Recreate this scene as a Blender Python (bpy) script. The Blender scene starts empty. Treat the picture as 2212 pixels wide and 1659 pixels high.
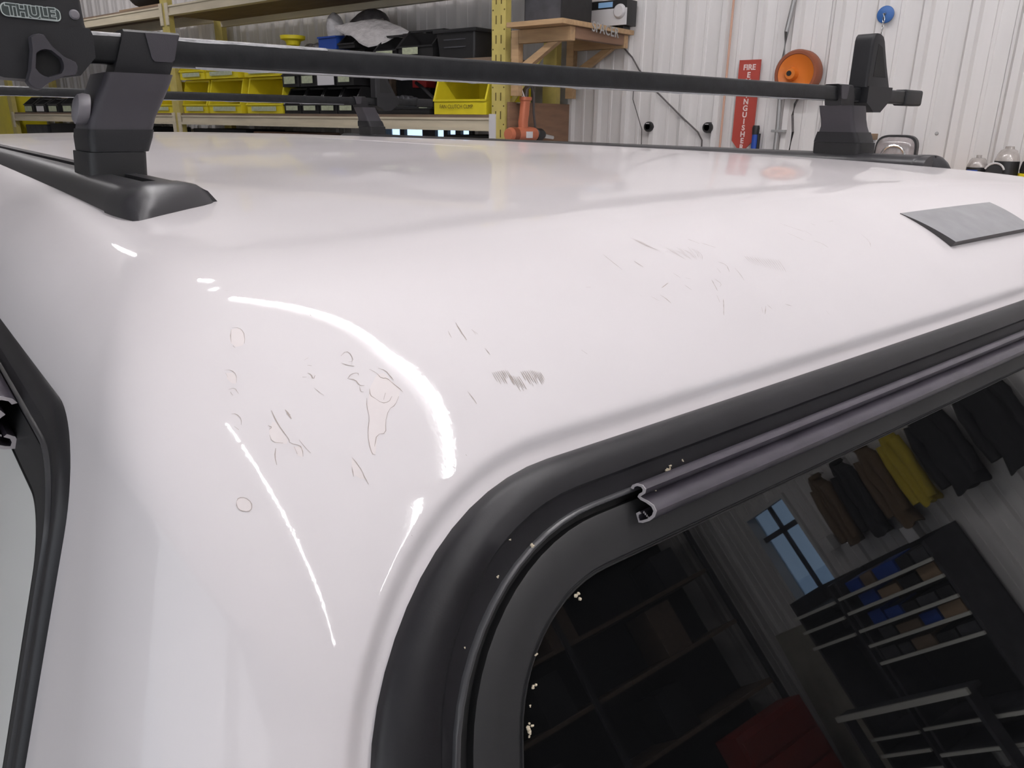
import bpy, bmesh, math, random
import numpy as np
from mathutils import Matrix, Vector
from mathutils.bvhtree import BVHTree
random.seed(7); np.random.seed(7)
scene = bpy.context.scene
COL = scene.collection
# ------------------------------------------------------------------ camera
cam_d = bpy.data.cameras.new('camera'); cam = bpy.data.objects.new('camera', cam_d); COL.objects.link(cam)
cam_d.sensor_fit = 'HORIZONTAL'; cam_d.sensor_width = 36.0; cam_d.lens = 1650.0/2212.0*36.0
cam_d.clip_start = 0.02; cam_d.clip_end = 200
EYE = 1.95
cam.matrix_world = Matrix(((0.76598, -0.21713, 0.60508, 0), (0.64275, 0.24113, -0.72714, 0), (0.01198, 0.94589, 0.32426, EYE), (0, 0, 0, 1)))
scene.camera = cam
# ------------------------------------------------------------------ world, exposure
w = bpy.data.worlds.new('world'); scene.world = w; w.use_nodes = True
w.node_tree.nodes['Background'].inputs[0].default_value = (0.95, 0.96, 1.0, 1)
w.node_tree.nodes['Background'].inputs[1].default_value = 1.75
vs = scene.view_settings
vs.view_transform = 'Standard'; vs.look = 'None'; vs.exposure = 0.07; vs.gamma = 1.0; vs.use_curve_mapping = False
TUBE = 65.0                      # radiance of the fluorescent tubes
# ------------------------------------------------------------------ materials
def mat(name, col, rough=0.5, metal=0.0, var=0.0, vscale=8.0, stretch=(1, 1, 1), bump=0.0, bscale=60.0, coat=0.0, crough=0.03,
        emit=None, estr=0.0, spec=0.5, col2=None, dist=0.002, trans=0.0):
    m = bpy.data.materials.new(name); m.use_nodes = True
    nt = m.node_tree; b = nt.nodes['Principled BSDF']
    c = (col[0], col[1], col[2], 1)
    b.inputs['Base Color'].default_value = c; b.inputs['Roughness'].default_value = rough; b.inputs['Metallic'].default_value = metal
    b.inputs['Specular IOR Level'].default_value = spec
    b.inputs['Coat Weight'].default_value = coat; b.inputs['Coat Roughness'].default_value = crough
    b.inputs['Transmission Weight'].default_value = trans
    if emit:
        b.inputs['Emission Color'].default_value = (emit[0], emit[1], emit[2], 1); b.inputs['Emission Strength'].default_value = estr
    if var > 0 or bump > 0:
        tc = nt.nodes.new('ShaderNodeTexCoord'); mp = nt.nodes.new('ShaderNodeMapping')
        mp.inputs['Scale'].default_value = stretch
        nt.links.new(tc.outputs['Object'], mp.inputs['Vector'])
    if var > 0:
        n = nt.nodes.new('ShaderNodeTexNoise'); n.inputs['Scale'].default_value = vscale; n.inputs['Detail'].default_value = 5
        nt.links.new(mp.outputs[0], n.inputs['Vector'])
        r = nt.nodes.new('ShaderNodeValToRGB')
        r.color_ramp.elements[0].position = .32; r.color_ramp.elements[1].position = .68
        k = col2 if col2 else tuple(x*(1-var) for x in col)
        r.color_ramp.elements[0].color = (k[0], k[1], k[2], 1); r.color_ramp.elements[1].color = c
        nt.links.new(n.outputs['Fac'], r.inputs[0]); nt.links.new(r.outputs[0], b.inputs['Base Color'])
    if bump > 0:
        n2 = nt.nodes.new('ShaderNodeTexNoise'); n2.inputs['Scale'].default_value = bscale; n2.inputs['Detail'].default_value = 3
        nt.links.new(mp.outputs[0], n2.inputs['Vector'])
        bp = nt.nodes.new('ShaderNodeBump'); bp.inputs['Strength'].default_value = bump; bp.inputs['Distance'].default_value = dist
        nt.links.new(n2.outputs['Fac'], bp.inputs['Height']); nt.links.new(bp.outputs[0], b.inputs['Normal'])
        if coat > 0: nt.links.new(bp.outputs[0], b.inputs['Coat Normal'])
    return m
MT = dict(
    paint=mat('white_gelcoat', (.74, .705, .715), .42, coat=.55, crough=.010, var=.05, vscale=5, bump=.022, bscale=420, dist=.0004, spec=.25),
    frame=mat('window_frame_black', (.013, .0125, .015), .42, spec=.4, bump=.12, bscale=900, dist=.0004, var=.3, vscale=30),
    bead=mat('frame_bead', (.05, .05, .054), .3),
    rubber=mat('black_rubber', (.014, .014, .015), .55, bump=.1, bscale=700, dist=.0004),
    vinyl=mat('charcoal_vinyl', (.06, .053, .068), .36, var=.3, vscale=40, bump=.1, bscale=500, dist=.0004),
    cut=mat('cut_vinyl_edge', (.42, .39, .40), .6),
    paleglass=mat('pale_reflection_glass', (.92, .94, .92), .35, coat=1.0, crough=.05),  # side pane: bright reflection put into a pale base colour
    glass=mat('tinted_glass', (.004, .0042, .0045), .015, spec=.5),
    pane=mat('window_pane', (.50, .72, 1), .0, trans=1.0, spec=.2),  # blue sky light put into the glass tint
    rackplastic=mat('rack_plastic', (.016, .016, .018), .5, spec=.35, bump=.25, bscale=800, dist=.0005),
    rackgrey=mat('rack_grey_plastic', (.045, .042, .049), .48, spec=.4, bump=.25, bscale=800, dist=.0005),
    barskin=mat('crossbar_sleeve', (.014, .015, .017), .38, spec=.35, var=.5, vscale=60, bump=.2, bscale=300, dist=.0005),
    barworn=mat('worn_sleeve', (.42, .42, .43), .45, var=.6, vscale=90, stretch=(1, 3, 3)),
    fringe=mat('frayed_sleeve', (.2, .2, .21), .5),
    track=mat('track_black', (.03, .029, .032), .36, bump=.15, bscale=600, dist=.0004),
    slot=mat('track_slot', (.006, .006, .006), .7),
    knob=mat('lock_cover_grey', (.17, .16, .175), .4),
    metal=mat('bright_metal', (.6, .6, .6), .3, 1.0),
    logo=mat('logo_line', (.45, .5, .48), .5), logod=mat('logo_plate', (.035, .048, .045), .5),
    plate=mat('grey_badge', (.26, .265, .28), .3, var=.25, vscale=30, coat=.4),
    platee=mat('badge_edge', (.05, .045, .045), .5),
    patch=mat('thin_primer', (.735, .680, .672), .5, coat=.3),
    scratch=mat('scratch', (.40, .345, .315), .7), crumb=mat('crumb', (.55, .48, .36), .8),
    wall=mat('white_steel_sheet', (.74, .72, .71), .45, var=.05, vscale=3, stretch=(6, 1, .4)),
    wallplain=mat('white_board', (.72, .71, .70), .6), ceil=mat('ceiling_white', (.80, .78, .78), .6),
    floor=mat('concrete', (.34, .33, .32), .5, var=.25, vscale=1.5),
    fixture=mat('fixture_white', (.8, .8, .8), .4), tube=mat('tube', (1, 1, 1), .5, emit=(1.0, .965, .975), estr=TUBE),
    yellow=mat('yellow_plastic', (.88, .74, .03), .4, var=.10, vscale=10), yellowsteel=mat('yellow_steel', (.66, .55, .17), .45, var=.2, vscale=12),
    hole=mat('slot_dark', (.12, .085, .02), .8),
    cream=mat('cream_beam', (.74, .66, .50), .55, var=.15, vscale=9, stretch=(.4, 3, 3)),
    wood=mat('pale_pine', (.56, .37, .20), .6, var=.25, vscale=12, stretch=(.6, 4, 4)),
    ply=mat('brown_plywood', (.27, .155, .095), .65, var=.25, vscale=9, stretch=(1, .7, 4)),
    board=mat('shelf_board', (.24, .17, .12), .7, var=.3, vscale=8, stretch=(.5, 3, 3)),
    blackp=mat('black_plastic', (.018, .018, .019), .4), blackm=mat('black_matte', (.02, .02, .022), .7, var=.3, vscale=20),
    darkgrey=mat('dark_grey', (.07, .07, .08), .6, var=.4, vscale=15),
    label=mat('pale_label', (.55, .60, .42), .6, var=.25, vscale=60), white=mat('white_label', (.75, .74, .76), .5),
    blue=mat('blue_plastic', (.02, .07, .35), .4), bluedisc=mat('blue_disc', (.03, .12, .36), .5), red=mat('red_plastic', (.45, .03, .03), .5),
    signred=mat('sign_red', (.38, .05, .035), .5), signwhite=mat('sign_white', (.75, .62, .60), .5),
    orange=mat('orange_plastic', (.62, .17, .02), .4), heatgun=mat('orange_tool', (.55, .17, .09), .45), rubberrim=mat('brown_rim', (.25, .07, .03), .5),
    conduit=mat('grey_conduit', (.42, .42, .42), .4, .6), rod=mat('orange_rod', (.62, .38, .28), .5), cord=mat('grey_cord', (.10, .09, .09), .6),
    bagclear=mat('crinkled_plastic', (.62, .60, .60), .22, var=.2, vscale=25, bump=.6, bscale=25, dist=.02), bagdark=mat('grey_bag', (.13, .12, .125), .35, var=.5, vscale=14, bump=.6, bscale=18, dist=.02),
    silver=mat('silver_plastic', (.62, .61, .62), .35), screen=mat('radio_screen', (.10, .17, .27), .2, emit=(.25, .42, .65), estr=.35),
    chrome=mat('chrome', (.75, .75, .75), .12, 1.0), lens=mat('lamp_lens', (.42, .38, .38), .12, var=.4, vscale=30, coat=.6),
    jar=mat('jar_plastic', (.50, .46, .43), .15, coat=.6, var=.3, vscale=20), card=mat('cardboard', (.35, .24, .15), .8),
    steel=mat('shelf_edge_steel', (.72, .72, .66), .4), jacket=mat('dark_cloth', (.02, .02, .022), .9), jacky=mat('yellow_cloth', (.5, .38, .03), .9), jackb=mat('brown_cloth', (.14, .09, .05), .9),
    redpaint=mat('red_paint', (.30, .03, .02), .4), brick=mat('brick', (.33, .12, .09), .8), snow=mat('pale_ground', (.75, .8, .85), .8), bare=mat('beige_board', (.42, .40, .33), .7, var=.3, vscale=6))
# ------------------------------------------------------------------ mesh helpers
class MB:
    def __init__(s): s.v = []; s.f = []
    def add(s, v, f):
        o = len(s.v); s.v += [tuple(map(float, p)) for p in v]; s.f += [tuple(i+o for i in g) for g in f]; return s
    def box(s, x0, x1, y0, y1, z0, z1, bev=0.0):
        if bev <= 0:
            v = [(x, y, z) for x in (x0, x1) for y in (y0, y1) for z in (z0, z1)]
            return s.add(v, [(0, 1, 3, 2), (4, 6, 7, 5), (0, 4, 5, 1), (2, 3, 7, 6), (0, 2, 6, 4), (1, 5, 7, 3)])
        bm = bmesh.new(); bmesh.ops.create_cube(bm, size=1)
        for q in bm.verts: q.co = Vector(((x0+x1)/2+q.co.x*(x1-x0), (y0+y1)/2+q.co.y*(y1-y0), (z0+z1)/2+q.co.z*(z1-z0)))
        bmesh.ops.bevel(bm, geom=list(bm.edges), offset=bev, segments=2, affect='EDGES', profile=.7)
        return s.bm(bm)
    def bm(s, bm):
        bm.verts.ensure_lookup_table(); bm.verts.index_update()
        s.add([q.co for q in bm.verts], [[q.index for q in g.verts] for g in bm.faces]); bm.free(); return s
    def loft(s, rings, cap=True, closed=True):
        n = len(rings[0]); v = [p for r in rings for p in r]; f = []
        for i in range(len(rings)-1):
            for j in range(n if closed else n-1):
                k = (j+1) % n
                f.append((i*n+j, i*n+k, (i+1)*n+k, (i+1)*n+j))
        if cap: f.append(tuple(range(n))[::-1]); f.append(tuple((len(rings)-1)*n+j for j in range(n)))
        return s.add(v, f)
    def prism(s, poly, axis, a, b):
        def P(q, t): return {'x': (t, q[0], q[1]), 'y': (q[0], t, q[1]), 'z': (q[0], q[1], t)}[axis]
        return s.loft([[P(q, a) for q in poly], [P(q, b) for q in poly]])
    def tube(s, path, r, n=10, cap=True):
        path = [Vector(p) for p in path]; rings = []
        up = Vector((0, 0, 1))
        for i, p in enumerate(path):
            d = (path[min(i+1, len(path)-1)]-path[max(i-1, 0)]).normalized()
            a = d.cross(up)
            if a.length < 1e-3: a = d.cross(Vector((1, 0, 0)))
            a.normalize(); b = a.cross(d)
            rr = r[i] if isinstance(r, (list, tuple)) else r
            rings.append([p+a*math.cos(t)*rr+b*math.sin(t)*rr for t in [2*math.pi*k/n for k in range(n)]])
        return s.loft(rings, cap)
    def lathe(s, prof, c, axis='z', n=28):
        rings = []
        for r, h in prof:
            g = []
            for k in range(n):
                t = 2*math.pi*k/n; a, b = r*math.cos(t), r*math.sin(t)
                g.append({'z': (c[0]+a, c[1]+b, c[2]+h), 'y': (c[0]+a, c[1]+h, c[2]+b), 'x': (c[0]+h, c[1]+a, c[2]+b)}[axis])
            rings.append(g)
        return s.loft(rings)
    def blob(s, c, r, amp=.15, seed=0, sub=3):
        bm = bmesh.new(); bmesh.ops.create_icosphere(bm, subdivisions=sub, radius=1)
        rs = np.random.RandomState(seed); K = rs.randn(7, 3)*2.2; ph = rs.rand(7)*6
        for q in bm.verts:
            d = sum(math.sin(float(K[i] @ np.array(q.co))+ph[i]) for i in range(7))/7
            q.co = Vector((c[0]+q.co.x*r[0]*(1+amp*2*d), c[1]+q.co.y*r[1]*(1+amp*2*d), c[2]+q.co.z*r[2]*(1+amp*2*d)))
        return s.bm(bm)
    def mesh(s, name, base=(0, 0, 0), smooth=35):
        me = bpy.data.meshes.new(name)
        b = base; me.from_pydata([(p[0]-b[0], p[1]-b[1], p[2]-b[2]) for p in s.v], [], s.f)
        bm = bmesh.new(); bm.from_mesh(me); bmesh.ops.recalc_face_normals(bm, faces=bm.faces); bm.to_mesh(me); bm.free()
        if smooth:
            me.polygons.foreach_set('use_smooth', [True]*len(me.polygons)); me.set_sharp_from_angle(angle=math.radians(smooth))
        return me
# frames: 'W' room axes (x along the shelf wall, y into it), 'T' truck axes seen from the eye point
TRUCK = Matrix.Translation((0, 0, EYE)) @ Matrix.Rotation(math.radians(79), 4, 'Z')
FR = {'W': Matrix.Identity(4), 'T': TRUCK}
BASE = {}
def tag(o, label, cat, group=None):
    o['label'] = label; o['category'] = cat
    if group: o['group'] = group
    return o
def thing(name, label, cat, base=(0, 0, 0), frame='W', group=None):
    o = bpy.data.objects.new(name, None); COL.objects.link(o); o.empty_display_size = .05
    o.matrix_world = FR[frame] @ Matrix.Translation(base); BASE[o.name] = base
    return tag(o, label, cat, group)
def part(parent, name, mb, m, smooth=35, label=None, kind=None):
    base = BASE[parent.name]
    me = mb.mesh(name, base, smooth) if isinstance(mb, MB) else mb
    o = bpy.data.objects.new(name, me); COL.objects.link(o); o.parent = parent; BASE[o.name] = base
    me.materials.clear(); me.materials.append(MT[m])
    if label: o['label'] = label
    if kind: o['kind'] = kind
    return o
def single(name, label, cat, mb, m, base=(0, 0, 0), frame='W', group=None, smooth=35):
    me = mb.mesh(name, base, smooth); o = bpy.data.objects.new(name, me); COL.objects.link(o)
    o.matrix_world = FR[frame] @ Matrix.Translation(base); me.materials.append(MT[m]); BASE[o.name] = base
    return tag(o, label, cat, group)
def struct(name, mb, m, smooth=None, base=(0, 0, 0)):
    me = mb.mesh(name, base, smooth); o = bpy.data.objects.new(name, me); COL.objects.link(o); o.location = base
    me.materials.append(MT[m]); o['kind'] = 'structure'; BASE[o.name] = base
    return o
def rrect(x0, x1, y0, y1, z, r, n=5):
    pts = []
    for cx, cy, a0 in ((x1-r, y1-r, 0), (x0+r, y1-r, 90), (x0+r, y0+r, 180), (x1-r, y0+r, 270)):
        for k in range(n+1):
            t = math.radians(a0+90*k/n); pts.append((cx+r*math.cos(t), cy+r*math.sin(t), z))
    return pts
def text_mb(s, size, M, extrude=.0008, offset=0.0, spacing=1.0):
    cu = bpy.data.curves.new('lettering', 'FONT'); cu.body = s; cu.size = size; cu.extrude = extrude; cu.offset = offset
    cu.align_x = 'CENTER'; cu.align_y = 'CENTER'; cu.space_character = spacing
    o = bpy.data.objects.new('lettering', cu); COL.objects.link(o)
    dg = bpy.context.evaluated_depsgraph_get(); me = bpy.data.meshes.new_from_object(o.evaluated_get(dg))
    mb = MB(); mb.add([M @ q.co for q in me.vertices], [list(p.vertices) for p in me.polygons])
    bpy.data.objects.remove(o); bpy.data.meshes.remove(me); bpy.data.curves.remove(cu)
    return mb
def basis(origin, xdir, ydir):
    x = Vector(xdir).normalized(); y = Vector(ydir).normalized(); z = x.cross(y)
    return Matrix(((x.x, y.x, z.x, origin[0]), (x.y, y.y, z.y, origin[1]), (x.z, y.z, z.z, origin[2]), (0, 0, 0, 1)))
# ================================================================== THE ROOM
UL, UR, VB, VF, ZT = -12.04, 5.62, 4.0, -3.4, 4.35
struct('floor', MB().box(UL, UR, VF, VB+.1, -.1, 0), 'floor')
struct('ceiling', MB().box(UL, UR, VF, VB+.1, ZT, ZT+.1), 'ceil')
struct('wall_left', MB().box(UL-.1, UL, VF, VB+.1, 0, ZT), 'wallplain')
struct('wall_right', MB().box(UR, UR+.1, VF, VB+.1, 0, ZT), 'wallplain')
FILL_DOORS = [(-2.4, 1.6), (2.4, 5.3)]
wf = MB().box(UL, UR, VF-.1, VF, 3.4, ZT); xs0 = [UL]+[e for d in FILL_DOORS for e in d]+[UR]
for a, b in zip(xs0[::2], xs0[1::2]): wf.box(a, b, VF-.1, VF, 0, 3.4)
struct('wall_front', wf, 'wallplain')
for k, (a, b) in enumerate(FILL_DOORS):          # unseen open doors, added so daylight fills the truck's shaded side
    d = struct('fill_door_%d' % (k+1), MB().box(a-.08, a, VF, VF+.03, 0, 3.4).box(b, b+.08, VF, VF+.03, 0, 3.4).box(a-.08, b+.08, VF, VF+.03, 3.4, 3.48), 'conduit')
    part(d, 'rolled_curtain', MB().tube([(a-.05, VF+.22, 3.72), (b+.05, VF+.22, 3.72)], .19, 20), 'conduit')
WIN = [(3.92, 4.49, 1.16, 2.04), (-4.63, -3.68, 1.40, 1.96)]
P = .19
wb = MB(); edges = sorted({UL, UR} | {e for a in WIN for e in a[:2]})
for a, b in zip(edges, edges[1:]):
    z = [(0, ZT)]
    for wn in WIN:
        if a >= wn[0]-1e-6 and b <= wn[1]+1e-6: z = [(0, wn[2]), (wn[3], ZT)]
    for z0, z1 in z: wb.box(a, b, VB, VB+.1, z0, z1)
wall_back = struct('wall_back', wb, 'wallplain')
npan = int(round((UR-UL)/P))
for i0 in range(0, npan, 4):
    mb = MB()
    for i in range(i0, min(i0+4, npan)):
        u = UL+i*P
        zs = [(0.0, ZT)]
        for wn in WIN:
            if wn[0]-.01 <= u and u+P <= wn[1]+.01: zs = [(0.0, wn[2]), (wn[3], ZT)]
        last = (i == min(i0+4, npan)-1)
        pr = [(u, VB-.004), (u+.012, VB-.004), (u+.024, VB-.026), (u+.052, VB-.026), (u+.064, VB-.004), (u+.112, VB-.004), (u+.116, VB-.008), (u+.130, VB-.008), (u+.134, VB-.004), (u+P-(.002 if last else 0), VB-.004)]
        for z0, z1 in zs: mb.loft([[(a, b, z0) for a, b in pr], [(a, b, z1) for a, b in pr]], cap=False, closed=False)
    part(wall_back, 'metal_panel', mb, 'wall', smooth=None)
for k, wn in enumerate(WIN):
    f = MB(); a, b, c, d = wn; t = .03
    f.box(a, b, VB-.03, VB+.08, c, c+t).box(a, b, VB-.03, VB+.08, d-t, d).box(a, a+t, VB-.03, VB+.08, c+t, d-t).box(b-t, b, VB-.03, VB+.08, c+t, d-t)
    wo = struct('window_%d' % (k+1), f, 'darkgrey' if k else 'wallplain')
    mm = MB()
    if k == 0: mm.box((a+b)/2-.012, (a+b)/2+.012, VB+.02, VB+.05, c+t, d-t).box(a+t, b-t, VB+.02, VB+.05, 1.80, 1.84)
    else:
        for x, wd in ((-4.43, .05), (-4.15, .13), (-3.98, .04), (-3.86, .05)): mm.box(x-wd/2, x+wd/2, VB+.02, VB+.05, c+t, d-t)
    part(wo, 'mullion', mm, 'darkgrey', smooth=None)
    part(wo, 'pane', MB().box(a+t, b-t, VB+.06, VB+.066, c+t, d-t), 'pane', smooth=None)
struct('ground', MB().box(-40, 40, -40, 40, -.3, -.11), 'snow')
sh = thing('brick_shed', 'red brick shed outside the window mirrored in the glass', 'shed', (7.4, 8.6, -.1))
part(sh, 'wall', MB().box(6.4, 8.1, 8.0, 9.2, -.1, 1.5), 'brick'); part(sh, 'roof', MB().prism([(6.3, 1.5), (8.2, 1.5), (7.25, 1.75)], 'y', 7.9, 9.3), 'white')
# ceiling lights: two rows running along the wall
def strip_light(u0, u1, v, label, r=.022, z=4.15):
    t = thing('strip_light', label, 'light', ((u0+u1)/2, v, z), group='strip lights in two rows on the ceiling')
    part(t, 'housing', MB().box(u0, u1, v-.06, v+.06, z+.03, ZT), 'fixture', smooth=None)
    part(t, 'tube', MB().tube([(u0+.01, v, z), (u1-.01, v, z)], r, 10), 'tube')
for u0, u1, lb, r, vv in ((-8.0, -7.1, 'distant ceiling strip light mirrored as the small glint nearest the roof track', .050, 2.10), (-3.74, -3.52, 'short ceiling strip light mirrored as the second small glint', .030, 1.60), (-2.95, 1.72, 'long ceiling strip light mirrored as the wide bright curve over the corner', .022, 1.43), (1.91, 4.3, 'ceiling strip light mirrored as the thin tail below the wide curve', .016, 1.27)): strip_light(u0, u1, vv, lb, r)
for u0, u1, lb in ((-.58, -.22, 'short ceiling strip light mirrored at the top of the lower thin line'), (-.18, 5.5, 'long ceiling strip light mirrored as the lower thin line')): strip_light(u0, u1, .31, lb, .008)
# ================================================================== TRUCK CAP (truck axes)
XC = .965
BS, BB, CS, CB, BOW, CROWN, ZBOT = .2874, .4502, .1023, .3654, .0030, .0177, -.70
def q_(x): return np.clip(1-((x-XC)/.8)**2, -1, 1)
def profile(c, bl, R, th0, zr, zbot, nl, nf):
    th1 = math.pi/2-math.atan(bl); th0 = math.radians(th0)
    cz = zr-R*math.cos(th0); pz = cz+R*math.cos(th1); cx = c+bl*pz+R*math.sin(th1)
    zl = np.linspace(zbot, pz, nl, endpoint=False); th = np.linspace(th1, th0, nf)
    return np.r_[c+bl*zl, cx-R*np.sin(th)], np.r_[zl, cz+R*np.cos(th)]
NL, NF = 150, 110
xs, zs_ = profile(CS, BS, .1017, 4.7259, -.0665, ZBOT, NL, NF)
yb, zb_ = profile(CB, BB, .2832, 2.2513, -.0660, ZBOT, NL, NF)
YF = 3.62
def corner(x0, y0, z0, z1, Rx, Ry, na):
    ph = np.linspace(0, math.pi/2, na); wv = ((1-np.cos(2*ph))/2)**1.1971
    c_ = np.abs(np.cos(ph))**(2/2.214); s_ = np.abs(np.sin(ph))**(2/2.214)
    return np.stack([x0+Rx*(1-c_), y0+Ry*(1-s_), z0*(1-wv)+z1*wv], 1)
def frac(n, p): return (np.linspace(0, 1, n))**p
def ring(x0, y0, z0, z1, Rx, Ry, yf, na=90):
    ym = 2.0
    A = corner(x0, y0, z0, z1, Rx, Ry, na)                       # side -> back, near corner
    f1 = frac(160, 2.2)[1:]
    side = np.stack([np.full(159, x0), (y0+Ry)+(ym-y0-Ry)*f1, np.full(159, z0)], 1)[::-1]
    f2 = frac(150, 2.0)[1:]
    back = np.stack([(x0+Rx)+(XC-x0-Rx)*f2, np.full(149, y0), np.full(149, z1)], 1)
    near = np.concatenate([side, A, back])
    sel = np.r_[0:159:12, 159:159+na:8, 159+na:near.shape[0]-1:12]
    far = near[sel][::-1].copy(); far[:, 0] = 2*XC-far[:, 0]
    fr = []
    for t in np.linspace(0, math.pi/2, 10): fr.append((2*XC-x0-.12*(1-math.cos(t)), yf-.12*(1-math.sin(t)), z0))
    fl = [(2*XC-p[0], p[1], p[2]) for p in fr[::-1]]
    midx = np.linspace(2*XC-x0-.12, x0+.12, 16)[1:-1]
    mid = [(x, yf, z0) for x in midx]
    return np.concatenate([near, far, np.array(fr), np.array(mid), np.array(fl)])
rings = []
for i in range(NL+NF):
    u = min(max((i-NL)/(NF-1), 0), 1)
    Rx = .0650+(.1474-.0650)*u; Ry = .150+(.110-.150)*u
    rings.append(ring(xs[i], yb[i], zs_[i], zb_[i], Rx, Ry, YF+.12-(xs[i]-xs[0])*.7))
xe, ye, ze, zbe = xs[-1], yb[-1], zs_[-1], zb_[-1]; yfe = YF+.12-(xe-xs[0])*.7
ZC_ = -.0615
for k in range(1, 16):
    f = (k/15.0)**1.6*.985
    x = xe+(XC-xe)*f
    rings.append(ring(x, ye+.8*f, ZC_-(ZC_-ze)*math.exp(-(x-xe)/.060), ZC_-(ZC_-zbe)*math.exp(-.8*f/.11), .1474*(1-f), .110*(1-f), yfe-.8*f))
G = np.array(rings)
h = np.clip((G[..., 2]-ZBOT)/(-.06-ZBOT), 0, 1)
qq = q_(G[..., 0]); G[..., 2] += (CROWN*qq-.0216*np.exp(-np.maximum(G[..., 1]-.47, 0)/.57)-.010*np.exp(-np.maximum(3.3-G[..., 1], 0)/.6))*h**2; G[..., 1] -= BOW*qq
tx = np.clip((G[..., 0]-1.15)/.45, 0, 1); G[..., 2] -= .0085*np.exp(-np.maximum(G[..., 1]-.5, 0)/.22)*h**4*tx*tx*(3-2*tx)
# window planes: y = CB - BOW*q + BB*z on the back, x = CS + BS*z on the side
CB, BOW, BB, CS, BS = .37096, .00533, .45762, .10764, .29702
# window outlines in plane coordinates (a = along the face, w = down the face)
def outline(p, c, nt=40, na=14, ns=14):
    wt, x0, r, wbm, rb, m = p
    def fil(cn, d1, d2, r):
        ang = math.acos(float(np.dot(d1, d2))); L = r/math.tan(ang/2); bis = (d1+d2)/np.linalg.norm(d1+d2); o = cn+bis*r/math.sin(ang/2)
        a = cn+d1*L-o; b = cn+d2*L-o; t0 = math.atan2(a[1], a[0]); t1 = math.atan2(b[1], b[0]); dt = (t1-t0+math.pi) % (2*math.pi)-math.pi
        return [o+r*np.array([math.cos(t0+dt*k/(na-1)), math.sin(t0+dt*k/(na-1))]) for k in range(na)]
    dl = np.array([-m, 1])/math.hypot(m, 1)
    c1 = np.array([x0, wt]); c2 = np.array([x0-m*(wbm-wt), wbm])
    A = fil(c1, np.array([1., 0]), dl, r); B = fil(c2, -dl, np.array([1., 0]), rb)
    top = [np.array([c+(A[0][0]-c)*k/nt, wt]) for k in range(nt)]
    lef = [A[-1]+(B[0]-A[-1])*k/ns for k in range(1, ns)]
    bot = [B[-1]+(np.array([c, wbm])-B[-1])*k/nt for k in range(1, nt+1)]
    half = top+A+lef+B+bot
    mir = [np.array([2*c-p_[0], p_[1]]) for p_ in half[1:-1][::-1]]
    return np.array(half+mir)
nb = np.array([0, -1, BB])/math.hypot(1, BB); db = np.array([0, -BB, -1])/math.hypot(1, BB)
ns_ = np.array([-1, 0, BS])/math.hypot(1, BS); ds = np.array([-BS, 0, -1])/math.hypot(1, BS)
def mapb(a, wv, n): return np.array([a, CB-BOW*float(q_(a)), 0])+db*wv+nb*n
def maps(a, wv, n): return np.array([CS, a, 0])+ds*wv+ns_*n
BK = dict(outer=(.1970, .157, .158, .735, .10, .30), crease=(.2155, .184, .122, .72, .09, .30), ridge=(.2270, .187, .128, .71, .085, .30), groove=(.2340, .197, .118, .703, .08, .30), glass=(.2640, .2185, .083, .68, .07, .30))
SD = dict(outer=(.1660, .444, .062, .655, .065, .0), crease=(.1820, .454, .055, .645, .06, .0), ridge=(.1930, .460, .050, .637, .055, .0), groove=(.2005, .465, .046, .63, .05, .0), glass=(.2310, .480, .038, .61, .04, .0))
CBK, CSD = XC, 1.62
def lerp(D, a, b, t): return tuple(D[a][i]*(1-t)+D[b][i]*t for i in range(6))
def inside(poly, x, y):
    c = np.zeros(x.shape, bool); n = len(poly); j = n-1
    for i in range(n):
        xi, yi = poly[i]; xj, yj = poly[j]
        c ^= ((yi > y) != (yj > y)) & (x < (xj-xi)*(y-yi)/(yj-yi+1e-15)+xi); j = i
    return c
def sdist(poly, x, y):
    d = np.full(x.shape, 1e9)
    for i in range(len(poly)):
        a = poly[i]; b = poly[(i+1) % len(poly)]; e = b-a; L = e @ e
        if L < 1e-14: continue
        t = np.clip(((x-a[0])*e[0]+(y-a[1])*e[1])/L, 0, 1)
        d = np.minimum(d, np.hypot(x-a[0]-t*e[0], y-a[1]-t*e[1]))
    return np.where(inside(poly, x, y), -d, d)
sh0 = G.shape; V = G.reshape(-1, 3)
# recessed flange round each window
for D, c, side in ((BK, CBK, False), (SD, CSD, True)):
    po = outline(D['outer'], c, nt=24)
    if side: B0 = np.stack([np.full(len(V), CS), V[:, 1], np.zeros(len(V))], 1); nn, dd = ns_, ds; al = V[:, 1]
    else: B0 = np.stack([V[:, 0], CB-BOW*q_(V[:, 0]), np.zeros(len(V))], 1); nn, dd = nb, db; al = V[:, 0]
    wv = (V-B0) @ dd; nv = (V-B0) @ nn
    near = (np.abs(nv) < .04) & (wv > .1)
    idx = np.where(near)[0]; sd = sdist(po, al[idx], wv[idx])
    r0, r1, dep = (.0175, .0045, .0060) if not side else (.009, .003, .0)
    t = np.clip((r0-sd)/(r0-r1), 0, 1); t = t*t*(3-2*t)
    V[idx] -= nn[None, :]*(dep*t)[:, None]
nR, nS = sh0[0], sh0[1]
ii, jj = np.meshgrid(np.arange(nR-1), np.arange(nS), indexing='ij'); kk = (jj+1) % nS
F = np.stack([ii*nS+jj, ii*nS+kk, (ii+1)*nS+kk, (ii+1)*nS+jj], -1).reshape(-1, 4)
Cc = V[F].mean(1); keep = np.ones(len(F), bool)
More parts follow.
